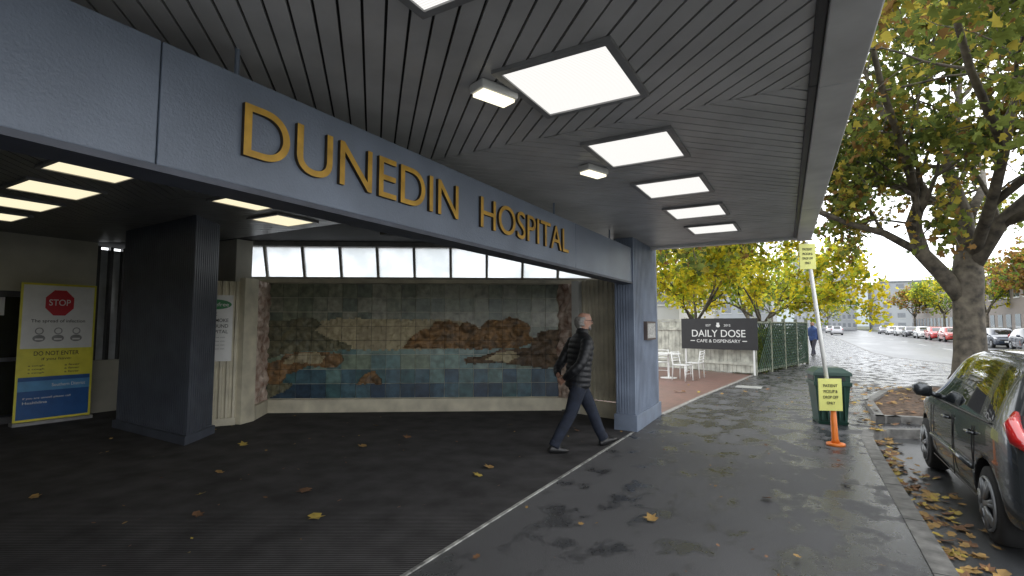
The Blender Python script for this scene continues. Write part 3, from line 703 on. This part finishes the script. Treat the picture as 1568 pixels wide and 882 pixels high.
while s<L2-.1:
    g.tube([M2@Vector((s,-.03,.1)),M2@Vector((min(s+1.5,L2),-.03,1.65))],.016,4,1);g.tube([M2@Vector((s,-.03,1.65)),M2@Vector((min(s+1.5,L2),-.03,.1))],.016,4,1);s+=.2
g.build('trellis_fence',[M_fg,M_dg])
cs=sign_local('cafe_sign',2.35,1.0,frame(Vector((-3.62,17.82,.80)),(.98,-.1,0)),P_k,
 [('t','DAILY DOSE',.35,.40,1.65,.23,P_w),('t','CAFE & DISPENSARY',.5,.22,1.35,.1,P_w),('p',ell(1.18,.76,.06,.05),P_w,0),('t','EST',.8,.74,.16,.07,P_w),('t','2012',1.36,.74,.2,.07,P_w),
  ('p',rect(.3,.26,.44,.285),P_w,0),('p',rect(1.9,.26,2.04,.285),P_w,0),('p',rect(1.14,.78,1.22,.86),P_w,0.003)])
g=MB();g.box((.1,-.78,-.06),(.15,0,-.022));g.box((2.2,-.78,-.06),(2.25,0,-.022));g.build('legs',[P_w],parent=cs)
def chair(loc,rz):
    e=empty('cafe_chair',loc,rz);g=MB()
    for x in(-.2,.2):
        g.tube([(x,-.2,0),(x*.95,-.19,.44)],.016,8);g.tube([(x,.22,0),(x*.95,.19,.44),(x*.9,.25,.82)],.016,8)
    g.box((-.21,-.21,.43),(.21,.2,.455))
    for z in(.55,.63,.71,.79):g.tube([(-.19,.215+(z-.44)*.12,z),(0,.235+(z-.44)*.12,z+.01),(.19,.215+(z-.44)*.12,z)],.015,6)
    g.tube([(-.2,-.19,.2),(.2,-.19,.2)],.01,6);g.build('chair_frame',[P_w],True,e)
chair((-3.1,15.3,0),R(70));chair((-2.95,16.3,0),R(-100));chair((-3.9,16.2,0),R(10));chair((-4.2,15.2,0),R(160))
g=MB();g.tube([(-3.6,15.75,0),(-3.6,15.75,.02),(-3.6,15.75,.03)],[.24,.24,.04],20);g.tube([(-3.6,15.75,.02),(-3.6,15.75,.72)],.03,10);g.tube([(-3.6,15.75,.72),(-3.6,15.75,.745)],.36,24)
g.build('cafe_table',[P_w],False)

# ------------------------------------------------------------ trees
LG=leafmat('leaf_olive_green',(.2,.24,.06));LY=leafmat('leaf_yellow',(.46,.38,.07));LB=leafmat('leaf_brown',(.27,.16,.06));LD=leafmat('leaf_dark_green',(.1,.14,.045));LLY=leafmat('leaf_bright_yellow',(.8,.68,.06),.65);LLG=leafmat('leaf_yellow_green',(.5,.56,.07),.65)
LO=leafmat('leaf_orange',(.45,.24,.07));LM_=leafmat('leaf_mid_green',(.22,.32,.07),.6)
M_bark=mat('plane_tree_bark',(.14,.12,.09),.85,0,.35,5,1,18,col2=(.04,.034,.028))
STAR=[(0,-.5),(.4,-.25),(.25,0),(.48,.22),(.18,.2),(0,.55),(-.18,.2),(-.48,.22),(-.25,0),(-.4,-.25)]
KITE=[(0,-.5),(.32,-.05),(0,.5),(-.32,-.05)]
def rv():
    while 1:
        v=Vector((random.uniform(-1,1),random.uniform(-1,1),random.uniform(-1,1)))
        if .05<v.length<1:return v.normalized()
def leafmesh(name,centers,size,mats,wts,shape,parent,flat=.0,seed=0):
    vs=[];fs=[];ms=[];o=0;n=len(shape)
    for c in centers:
        nz=noise.noise(c*.55+Vector((seed,0,0)))
        nrm=(rv()+Vector((0,0,flat))).normalized();a=nrm.orthogonal().normalized();b=nrm.cross(a);th=random.uniform(0,6.28)
        a,b=a*math.cos(th)+b*math.sin(th),b*math.cos(th)-a*math.sin(th)
        s=size*random.uniform(.55,1.3)
        for x,y in shape:
            vs.append(c+a*x*s+b*y*s+nrm*(abs(x)*s*.35))
        fs.append(tuple(range(o,o+n)));o+=n
        ww=[max(.01,w+nz*k) for w,k in wts]
        ms.append(random.choices(range(len(mats)),ww)[0])
    me=bpy.data.meshes.new(name);me.from_pydata([tuple(v) for v in vs],[],fs)
    for m in mats:me.materials.append(m)
    me.polygons.foreach_set('material_index',ms);ob=bpy.data.objects.new(name,me);sc.collection.objects.link(ob);ob.parent=parent
def grow(g,tips,p,d,r,L,depth,spread=.6,up=.12,droop=0):
    pts=[p];rad=[r];q=p.copy();dd=d.copy();k=4
    for i in range(k):
        dd=(dd+rv()*.22+Vector((0,0,up-droop*(1 if depth<=1 else 0)))).normalized();q=q+dd*L/k;pts.append(q.copy());rad.append(r*(1-.4*(i+1)/k))
        if depth<=2:tips.append((q.copy(),depth))
    g.tube(pts,rad,8 if r>.1 else 5,cap=False)
    if depth<=0:return
    nchild=random.choice([2,3,3])
    for c in range(nchild):
        nd=(dd+rv()*spread).normalized();grow(g,tips,q,nd,r*.6*random.uniform(.85,1.1),L*random.uniform(.65,.9),depth-1,spread,up,droop)
    if depth>=2:
        m=pts[2];nd=(d+rv()*.9).normalized();grow(g,tips,m,nd,r*.45,L*.65,depth-2,spread,up,droop)
pt_=empty('plane_tree');B=Vector((4.15,19.6,0))
g=MB();tips=[]
def path(*pp):return[B+Vector(p) for p in pp]
g.tube(path((0,0,-.1),(0,0,.15),(0,0,.8),(.02,0,2.0),(.05,0,3.0),(.1,.1,3.7)),[.62,.47,.39,.36,.38,.31],16)
limbs=[(path((0,0,2.2),(-.5,-.2,3.0),(-1.05,-.5,3.7),(-1.25,-.6,4.6),(-1.0,-.8,5.5),(-1.5,-.9,6.6),(-2.0,-1,8.4)),[.24,.22,.2,.19,.16,.13,.08]),
 (path((.1,.1,3.2),(.1,.2,4.8),(-.2,.3,6.4),(.2,.4,8.5)),[.27,.22,.17,.1]),
 (path((.1,.05,3.2),(.7,-.4,4.4),(1.6,-.9,5.4),(2.6,-1.4,6.6)),[.25,.2,.15,.09]),
 (path((-1.05,-.5,3.7),(-2.0,-1.1,4.3),(-3.0,-1.8,4.6),(-4.0,-2.6,5.1)),[.12,.1,.07,.05]),
 (path((.2,0,3.6),(.3,-1.5,4.8),(.2,-3.2,5.8),(0,-4.8,6.6)),[.17,.14,.1,.06]),
 (path((.7,-.4,4.4),(2.0,-1.5,4.9),(3.4,-2.6,5.2)),[.13,.1,.07]),
 (path((-1.1,-.6,5.2),(-1.6,-2.2,6.4),(-2.2,-3.8,7.6),(-2.6,-5.2,8.8)),[.13,.1,.08,.05]),
 (path((.2,.2,4.8),(1.0,2,6),(1.5,4,7)),[.15,.1,.07]),(path((.1,.3,5),(-1.5,2,6.5),(-3,3,8)),[.15,.1,.07]),
 (path((.2,-3.2,5.8),(-.8,-5.2,7.2),(-1.6,-7.4,8.3)),[.1,.08,.05]),(path((.3,-1.5,4.8),(1.8,-4.2,6.3),(2.3,-6.6,7.2)),[.11,.08,.05])]
for pp,rr_ in limbs:
    g.tube(pp,rr_,12)
    for k in range(1,len(pp)):
        d=(pp[k]-pp[k-1]).normalized()
        last=k==len(pp)-1
        if last:
            for _ in range(3):grow(g,tips,pp[k],(d+rv()*.6).normalized(),rr_[k]*.75,2.0,3,.75,.03,.12)
        elif k>=2 or len(pp)<5:
            grow(g,tips,pp[k],(d+rv()*1.0).normalized(),rr_[k]*.45,1.8,3,.8,.0,.12)
g.build('trunk_and_limbs',[M_bark],True,pt_)
cs_=[]
for p,dp in tips:
    for _ in range({0:8,1:5,2:2}[dp]):
        c=p+rv()*random.uniform(.05,.5)
        if c.z>3.0 : cs_.append(c)
if len(cs_)>36000:cs_=random.sample(cs_,36000)
leafmesh('leaves',cs_,.21,[LG,LY,LB,LD],[(.5,.3),(.22,-.25),(.13,-.3),(.15,.2)],STAR,pt_,.3)

def tree(name,loc,H,r,levels,leafs,size,mats,wts,seed,trunk=.2,zc=.35,shape=KITE):
    random.seed(seed);e=empty(name);g=MB();tips=[];b=Vector(loc)
    h0=H*zc;g.tube([b+Vector((0,0,-.1)),b+Vector((0,0,.3)),b+Vector((.05,0,h0))],[trunk*1.3,trunk,trunk*.8],10)
    for i in range(5):
        a=i*1.26+random.random();d=Vector((math.cos(a)*.7,math.sin(a)*.7,random.uniform(.5,1.1))).normalized();grow(g,tips,b+Vector((0,0,h0*random.uniform(.8,1))),d,trunk*.5,r*.5,levels,.7,.06)
    g.build('trunk_and_limbs',[M_bark],True,e)
    c=[]
    for _ in range(leafs):
        p,dp=random.choice(tips);c.append(p+rv()*random.uniform(.05,.16*r))
    leafmesh('leaves',c,size,mats,wts,shape,e,.2,seed)
tree('yellow_tree',(-4.0,22.6,0),4.6,4.2,3,13000,.22,[LLG,LLY,LM_,LY],[(.45,.4),(.45,-.4),(.1,.15),(.1,0)],21,.13,.38)
tree('yellow_tree',(-1.8,26.5,0),5.2,3.6,3,8000,.24,[LLG,LLY,LM_,LY],[(.3,.4),(.5,-.4),(.12,.1),(.1,0)],22,.12,.34)
for k,(x,y,H) in enumerate([(-4,45,7),(15.6,38,8),(15.8,52,8.5),(15.8,68,8.5),(15.8,86,9),(16,108,9),(-4,80,9),(4.6,140,9)]):
    ml,wt=([LLG,LLY,LM_,LG],[(.22,.3),(.25,-.3),(.3,.3),(.25,.2)]) if k%3!=2 else ([LO,LB,LY,LM_],[(.3,.2),(.25,-.2),(.2,.2),(.25,0)])
    tree('street_tree',(x,y,0),H,3.7,3,2800,.34,ml,wt,50+k,.17,.36)
random.seed(5)
sh=empty('climbing_shrub');c=[]
for _ in range(4200):
    s=random.uniform(.2,L2);hh=random.random()
    c.append(M2@Vector((s,random.uniform(.05,.9),hh*(1.45+.3*noise.noise(Vector((s*1.5,3,0)))))))
leafmesh('leaves',c,.13,[LD,LG],[(.8,.2),(.2,-.2)],KITE,sh,.2)
g=MB()
for i in range(12):
    s=.3+i*.5;g.tube([M2@Vector((s,.25,0)),M2@Vector((s+.1,.3,.8)),M2@Vector((s-.1,.3,1.5))],[.02,.015,.006],5)
g.build('stems',[M_bark],parent=sh)

# ------------------------------------------------------------ buildings
def building(name,x0,y0,x1,y1,h,wall,win,floors,nx,ny,roof=None):
    e=empty(name);g=MB();g.box((x0,y0,0),(x1,y1,h));g.build('walls',[wall],parent=e)
    g=MB();fh=h/floors
    for f in range(floors):
        za=f*fh+fh*.3;zb=f*fh+fh*.8
        for i in range(nx):
            a=x0+(x1-x0)*(i+.22)/nx;b=x0+(x1-x0)*(i+.78)/nx
            g.box((a,y0-.03,za),(b,y0+.1,zb),0);g.box((a-.08,y0-.06,za-.1),(b+.08,y0-.031,za-.005),1)
        for i in range(ny):
            a=y0+(y1-y0)*(i+.22)/ny;b=y0+(y1-y0)*(i+.78)/ny
            for xx,s in((x0,-1),(x1,1)):
                g.box((xx-.03,a,za),(xx+.03,b,zb),0);g.box((xx-.06,a-.08,za-.1),(xx+.06,b+.08,za-.005),1)
    g.build('windows',[win,M_white],parent=e)
    g=MB();g.box((x0-.25,y0-.25,h),(x1+.25,y1+.25,h+.35));g.build('roof_parapet',[roof or M_white],parent=e)
WG=glassmat('window_glass',(.06,.07,.08),.1)
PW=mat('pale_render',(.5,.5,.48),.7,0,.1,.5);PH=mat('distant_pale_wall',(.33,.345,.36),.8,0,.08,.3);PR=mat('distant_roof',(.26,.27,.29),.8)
building('white_house',-16,29,-6.0,44,4.2,PW,WG,2,6,8)
building('brick_building',17.5,34,34,120,6.5,M_brick,WG,2,6,34,M_brick)
WP=mat('haze_lightened_window',(.2,.215,.235),.4)  # window colour lightened to paint in haze over the distance
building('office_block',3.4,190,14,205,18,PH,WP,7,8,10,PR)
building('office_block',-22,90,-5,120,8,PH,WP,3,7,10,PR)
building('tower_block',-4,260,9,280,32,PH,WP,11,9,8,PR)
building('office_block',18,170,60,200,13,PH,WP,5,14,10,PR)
g=MB();hv=[];K=60
for i in range(K+1):
    x=-500+i*1200/K;hv.append((x,520,0));hv.append((x,600,30+20*noise.noise(Vector((x*.006,0,0)))+8*noise.noise(Vector((x*.02,4,0)))))
    hv.append((x,760,16))
g.add(hv,[(i*3,(i+1)*3,(i+1)*3+1,i*3+1) for i in range(K)]+[(i*3+1,(i+1)*3+1,(i+1)*3+2,i*3+2) for i in range(K)])
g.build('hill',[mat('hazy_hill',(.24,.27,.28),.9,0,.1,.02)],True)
g=MB();g.box((-.2,-.2,0),(.2,.2,.04),0);g.tube([(0,0,.04),(0,0,.3),(0,0,.31),(0,0,.5),(0,0,.51),(0,0,.75)],[.15,.1,.1,.065,.065,.03],16,0)
g.build('traffic_cone',[M_or],True,M=Matrix.Translation((10.6,50,-.13)))

# ------------------------------------------------------------ fallen leaves
FL=[mat('fallen_leaf_ochre',(.36,.22,.07),.7,0,.3,9),mat('fallen_leaf_brown',(.2,.1,.045),.75,0,.3,9),mat('fallen_leaf_yellow',(.45,.33,.06),.7,0,.3,9)]
random.seed(11)
spots=[(-4.2,3.35,.16),(-3.55,2.95,.15),(-5.05,4.9,.13),(-3.1,4.9,.12),(-3.05,4.6,.11),(-4.9,5.6,.12),(-6.5,4.2,.14),(-4.95,2.8,.1),(-4.45,2.5,.1),(-5.5,3.3,.1),(-1.15,4.3,.13),(-.35,5.3,.12),(-6.2,2.0,.1),(-3.0,7.2,.1),(-1.6,3.9,.05),(-1.0,3.2,.05),(-.1,4.1,.06),(-4.1,7.1,.12),(-5.9,6.0,.1),(.3,6.2,.1),(-.5,7.6,.06),(-2.0,3.0,.06)]
for _ in range(75):spots.append((random.uniform(-9,-2.4),random.uniform(1.5,7.5),random.uniform(.015,.05)))
for _ in range(70):spots.append((random.uniform(-2.2,.6),random.uniform(1.5,14),random.uniform(.012,.045)))
for _ in range(300):
    y=random.uniform(3,10);spots.append((.82+abs(random.gauss(0,.17)),y,random.uniform(.05,.13)))
for _ in range(450):spots.append((random.uniform(.7,4.6),random.uniform(9.6,16.5),random.uniform(.07,.15)))
for _ in range(120):spots.append((random.uniform(-3,5),random.uniform(12,30),random.uniform(.05,.14)))
vs=[];fs=[];ms=[];o=0
for x,y,s in spots:
    z=.022 if x<.66 else (-.118 if y<9.4 or (y<10.1 and x>1) else .02)
    if (.95<x<4.4 and 10.7<y<15.2):z=.12
    th=random.uniform(0,6.28);ti=rv()*.35;cu=random.uniform(.1,.6);c_,s_=math.cos(th),math.sin(th)
    for a,b in STAR:
        px=(a*c_-b*s_)*s;py=(a*s_+b*c_)*s;vs.append((x+px,y+py,z+max(-.01,(ti.x*px+ti.y*py))+cu*(a*a+b*b)*s*.6))
    n=len(STAR);vs.append((x,y,z));
    fs+=[(o+i,o+(i+1)%n,o+n) for i in range(n)];mi=random.choices([0,1,2],[.5,.38,.12])[0];ms+=[mi]*n;o+=n+1
g=MB();g.v=vs;g.f=fs;g.m=ms;g.build('fallen_leaves',FL)

# ------------------------------------------------------------ people
def ease(pts,rad,k=5):
    P=[];Q=[];n=len(pts)
    for i in range(n-1):
        p0=Vector(pts[max(i-1,0)]);p1=Vector(pts[i]);p2=Vector(pts[i+1]);p3=Vector(pts[min(i+2,n-1)])
        for j in range(k):
            t=j/k;a=.5*((2*p1)+(p2-p0)*t+(2*p0-5*p1+4*p2-p3)*t*t+(3*p1-p0-3*p2+p3)*t**3);P.append(a)
            ra=rad[i] if isinstance(rad[i],tuple) else (rad[i],rad[i]);rb=rad[i+1] if isinstance(rad[i+1],tuple) else (rad[i+1],rad[i+1])
            Q.append((lerp(ra[0],rb[0],t),lerp(ra[1],rb[1],t)))
    P.append(Vector(pts[-1]));Q.append(rad[-1] if isinstance(rad[-1],tuple) else (rad[-1],rad[-1]))
    return P,Q
def puff(P,Q,pitch=.06,amp=.014):
    s=0;R_=[]
    for i,(p,q) in enumerate(zip(P,Q)):
        if i:s+=(p-P[i-1]).length
        a=amp*abs(math.sin(math.pi*s/pitch))-amp*.5;R_.append((q[0]+a,q[1]+a))
    return R_
def human(name,loc,rz,mats,scale=1,voxel=.008,clasp=True,coat=True):
    e=empty(name,loc,rz,scale)
    parts=[]
    def part(pts,rad,lab,k=5,n=20,pf=0,up=Vector((0,1,0)),pitch=.06):
        P,Q=ease(pts,rad,k)
        if pf:Q=puff(P,Q,pitch,pf)
        m=MB();m.tube(P,Q,n,up=up);parts.append((m,lab))
    J,T,S,K,H,W=0,1,2,3,4,5
    LN=.035
    ly=lambda z:(z-.9)*.05+LN*max(0,(z-.9)/.55)
    tz=[(.79,.135,.165),(.82,.15,.19),(.9,.158,.198),(1.0,.155,.195),(1.1,.15,.195),(1.22,.155,.205),(1.33,.15,.218),(1.41,.125,.208),(1.46,.09,.15),(1.50,.07,.085),(1.54,.064,.068)]
    part([(0,ly(z),z) for z,_,_ in tz],[(a,b) for _,a,b in tz],J,k=8,n=28,pf=.011 if coat else .0,pitch=.07)
    nparts=len(parts)
    part([(0,.03,1.46),(0,.04,1.52),(0,.055,1.58)],[(.06,.058),(.056,.054),(.058,.055)],S)
    hz=[(1.515,.02,.02,.07),(1.53,.055,.045,.068),(1.56,.082,.062,.06),(1.60,.095,.071,.055),(1.64,.099,.075,.052),(1.68,.098,.075,.048),(1.715,.088,.068,.044),(1.74,.062,.05,.04),(1.752,.02,.018,.04)]
    part([(0,c,z) for z,_,_,c in hz],[(a,b) for _,a,b,_ in hz],S,k=4,n=24)
    part([(0,.135,1.665),(0,.155,1.64),(0,.168,1.618),(0,.148,1.606)],[.009,.012,.015,.012],S,n=10)
    part([(-.045,.132,1.668),(0,.146,1.672),(.045,.132,1.668)],[.008,.01,.008],S,n=8)
    part([(-.022,.14,1.578),(0,.15,1.576),(.022,.14,1.578)],[.007,.009,.007],S,n=8)
    for s in(-1,1):
        part([(s*.074,.04,1.605),(s*.084,.03,1.63),(s*.082,.028,1.66)],[(.012,.008),(.018,.009),(.011,.007)],S,n=10)
    part([(.0,-.022,1.56),(0,-.04,1.61),(0,-.047,1.66),(0,-.036,1.70)],[(.026,.054),(.028,.07),(.028,.07),(.018,.05)],H,n=16)
    for s in(-1,1):part([(s*.064,-.01,1.585),(s*.071,-.005,1.64),(s*.069,-.005,1.695)],[(.044,.015),(.05,.016),(.038,.013)],H,n=12)
    part([(-.055,.10,1.575),(-.03,.13,1.55),(0,.142,1.543),(.03,.13,1.55),(.055,.10,1.575)],[.016,.017,.018,.017,.016],H,n=10)
    part([(.0,.03,1.475),(.0,.035,1.51),(0,.04,1.545)],[(.082,.085),(.08,.08),(.074,.072)],J,n=20,pf=.006)
    for m,l in parts[nparts:]:
        m.v=[(x,y+LN+.012*(z-1.5)/.2,z) for x,y,z in m.v]
    part([(0,-.01,.74),(0,0,.84),(0,0,.92)],[(.10,.14),(.125,.165),(.125,.16)],T,n=20)
    part([(.085,-.01,.88),(.095,-.08,.68),(.10,-.16,.47),(.10,-.285,.27),(.10,-.385,.10)],[(.108,.102),(.096,.092),(.078,.074),(.072,.068),(.06,.056)],T,k=5,n=18)
    part([(-.085,.01,.88),(-.085,.13,.68),(-.08,.235,.47),(-.075,.315,.27),(-.07,.395,.105)],[(.108,.102),(.096,.092),(.078,.074),(.072,.068),(.06,.056)],T,k=5,n=18)
    part([(.10,-.36,.15),(.10,-.385,.095)],[(.07,.062),(.068,.062)],T);part([(-.07,.38,.15),(-.07,.40,.10)],[(.07,.062),(.068,.062)],T)
    up=Vector((0,0,1))
    part([(.10,-.45,.07),(.10,-.42,.062),(.105,-.34,.052),(.11,-.25,.038),(.112,-.195,.03)],[(.035,.03),(.05,.04),(.048,.044),(.038,.048),(.018,.03)],K,n=16,up=up)
    part([(-.07,.335,.05),(-.07,.365,.05),(-.075,.445,.065),(-.08,.535,.08),(-.083,.595,.09)],[(.03,.03),(.048,.04),(.048,.044),(.036,.048),(.018,.03)],K,n=16,up=up)
    if clasp:
        arms=[[(.19,.035,1.40),(.245,.0,1.30),(.285,-.09,1.12),(.24,-.18,1.02),(.10,-.225,.925)],[(-.19,.035,1.40),(-.245,.0,1.30),(-.285,-.09,1.12),(-.24,-.18,1.02),(-.10,-.235,.945)]]
    else:
        arms=[[(.19,.03,1.40),(.25,.03,1.28),(.27,.04,1.10),(.27,.1,.96),(.26,.18,.84)],[(-.19,.03,1.40),(-.25,.0,1.28),(-.27,-.04,1.10),(-.27,-.04,.95),(-.26,-.02,.82)]]
    for A in arms:
        part(A,[(.07,.07),(.074,.072),(.065,.063),(.057,.055),(.043,.041)],J,k=7,n=16,pf=.008 if coat else .003,pitch=.07)
        w=Vector(A[-1]);d=(w-Vector(A[-2])).normalized()
        side=Vector((0,0,1)) if clasp else Vector((0,1,0))
        s=1 if w.x>0 else -1
        side=(side-d*side.dot(d)).normalized();nm=d.cross(side).normalized()
        if nm.y>0:nm=-nm
        c0=w-d*.02;c1=w+d*.05;c2=w+d*.095
        part([c0,c1,c2],[(.026,.02),(.038,.015),(.04,.014)],S,k=3,n=14,up=side)
        for fi,(off,ln) in enumerate(((-.03,.06),(-.01,.075),(.01,.08),(.03,.068))):
            b=c2+side*off-d*.01
            curl=-nm if clasp else Vector((-s,0,0))
            part([b,b+d*ln*.45,b+d*ln*.75+curl*ln*.3,b+d*ln*.8+curl*ln*.6],[.0095,.009,.0085,.0075],S,k=3,n=8)
        b=c0+d*.035+side*.03
        part([b,b+side*.03+d*.025,b+side*.035+d*.06],[.012,.011,.0085],S,k=3,n=8)
    g=MB();kd=[]
    for m,l in parts:
        g.add(m.v,m.f,0)
        for f in m.f:
            if len(f)==4:
                c=(Vector(m.v[f[0]])+Vector(m.v[f[1]])+Vector(m.v[f[2]])+Vector(m.v[f[3]]))/4;kd.append((c,l))
    ob=g.build('body',[],True)
    bm=bmesh.new();bm.from_mesh(ob.data);bmesh.ops.recalc_face_normals(bm,faces=bm.faces);bm.to_mesh(ob.data);bm.free()
    rm=ob.modifiers.new('r','REMESH');rm.mode='VOXEL';rm.voxel_size=voxel;rm.use_smooth_shade=True
    sm=ob.modifiers.new('s','SMOOTH');sm.factor=.5;sm.iterations=1
    me=baked(ob);ob.modifiers.clear();ob.data=me
    t=kdtree.KDTree(len(kd))
    for i,(c,l) in enumerate(kd):t.insert(c,i)
    t.balance();me.materials.clear()
    for m in mats:me.materials.append(m)
    for p in me.polygons:
        co_,i,_=t.find(p.center);p.material_index=kd[i][1];p.use_smooth=True
    ob.parent=e
    g=MB()
    for s in(-1,1):
        g.tube([(s*.032,.137+LN+.006,1.645),(s*.032,.146+LN+.006,1.645)],[.011,.007],10)
    g.build('eyes',[mat('eye',(.6,.58,.55),.2)],True,e)
    g=MB();q=LN+.008
    for s in(-1,1):
        c=Vector((s*.035,.158+q,1.643));g.tube([c+Vector((math.cos(a*math.pi/8)*.024,0,math.sin(a*math.pi/8)*.018)) for a in range(17)],.0025,5,cap=False)
        g.tube([(s*.06,.155+q,1.648),(s*.084,.10+q,1.652),(s*.09,.03+q,1.655)],.003,5)
    g.tube([(-.012,.16+q,1.647),(.012,.16+q,1.647)],.0025,5)
    g.build('glasses',[P_k],False,e)
    return e
SK=mat('skin',(.45,.25,.18),.5,0,.08,12);HR=mat('grey_hair',(.3,.285,.265),.8,0,.2,60)
JK=mat('black_puffer_jacket',(.011,.012,.015),.5,0,.2,12,.3,50);TR=mat('navy_jeans',(.014,.02,.038),.85,0,.25,14);SH=mat('black_shoe',(.014,.014,.015),.4)
human('walking_man',(-2.57,6.2,.0),R(-42),[JK,TR,SK,SH,HR,P_w],1.0,.008)
human('pedestrian',(.35,30.5,0),R(160),[mat('blue_shirt',(.05,.1,.3),.7),mat('dark_shorts',(.03,.03,.05),.7),SK,SH,mat('brown_hair',(.05,.03,.02),.8),P_w],1.0,.014,False,False)
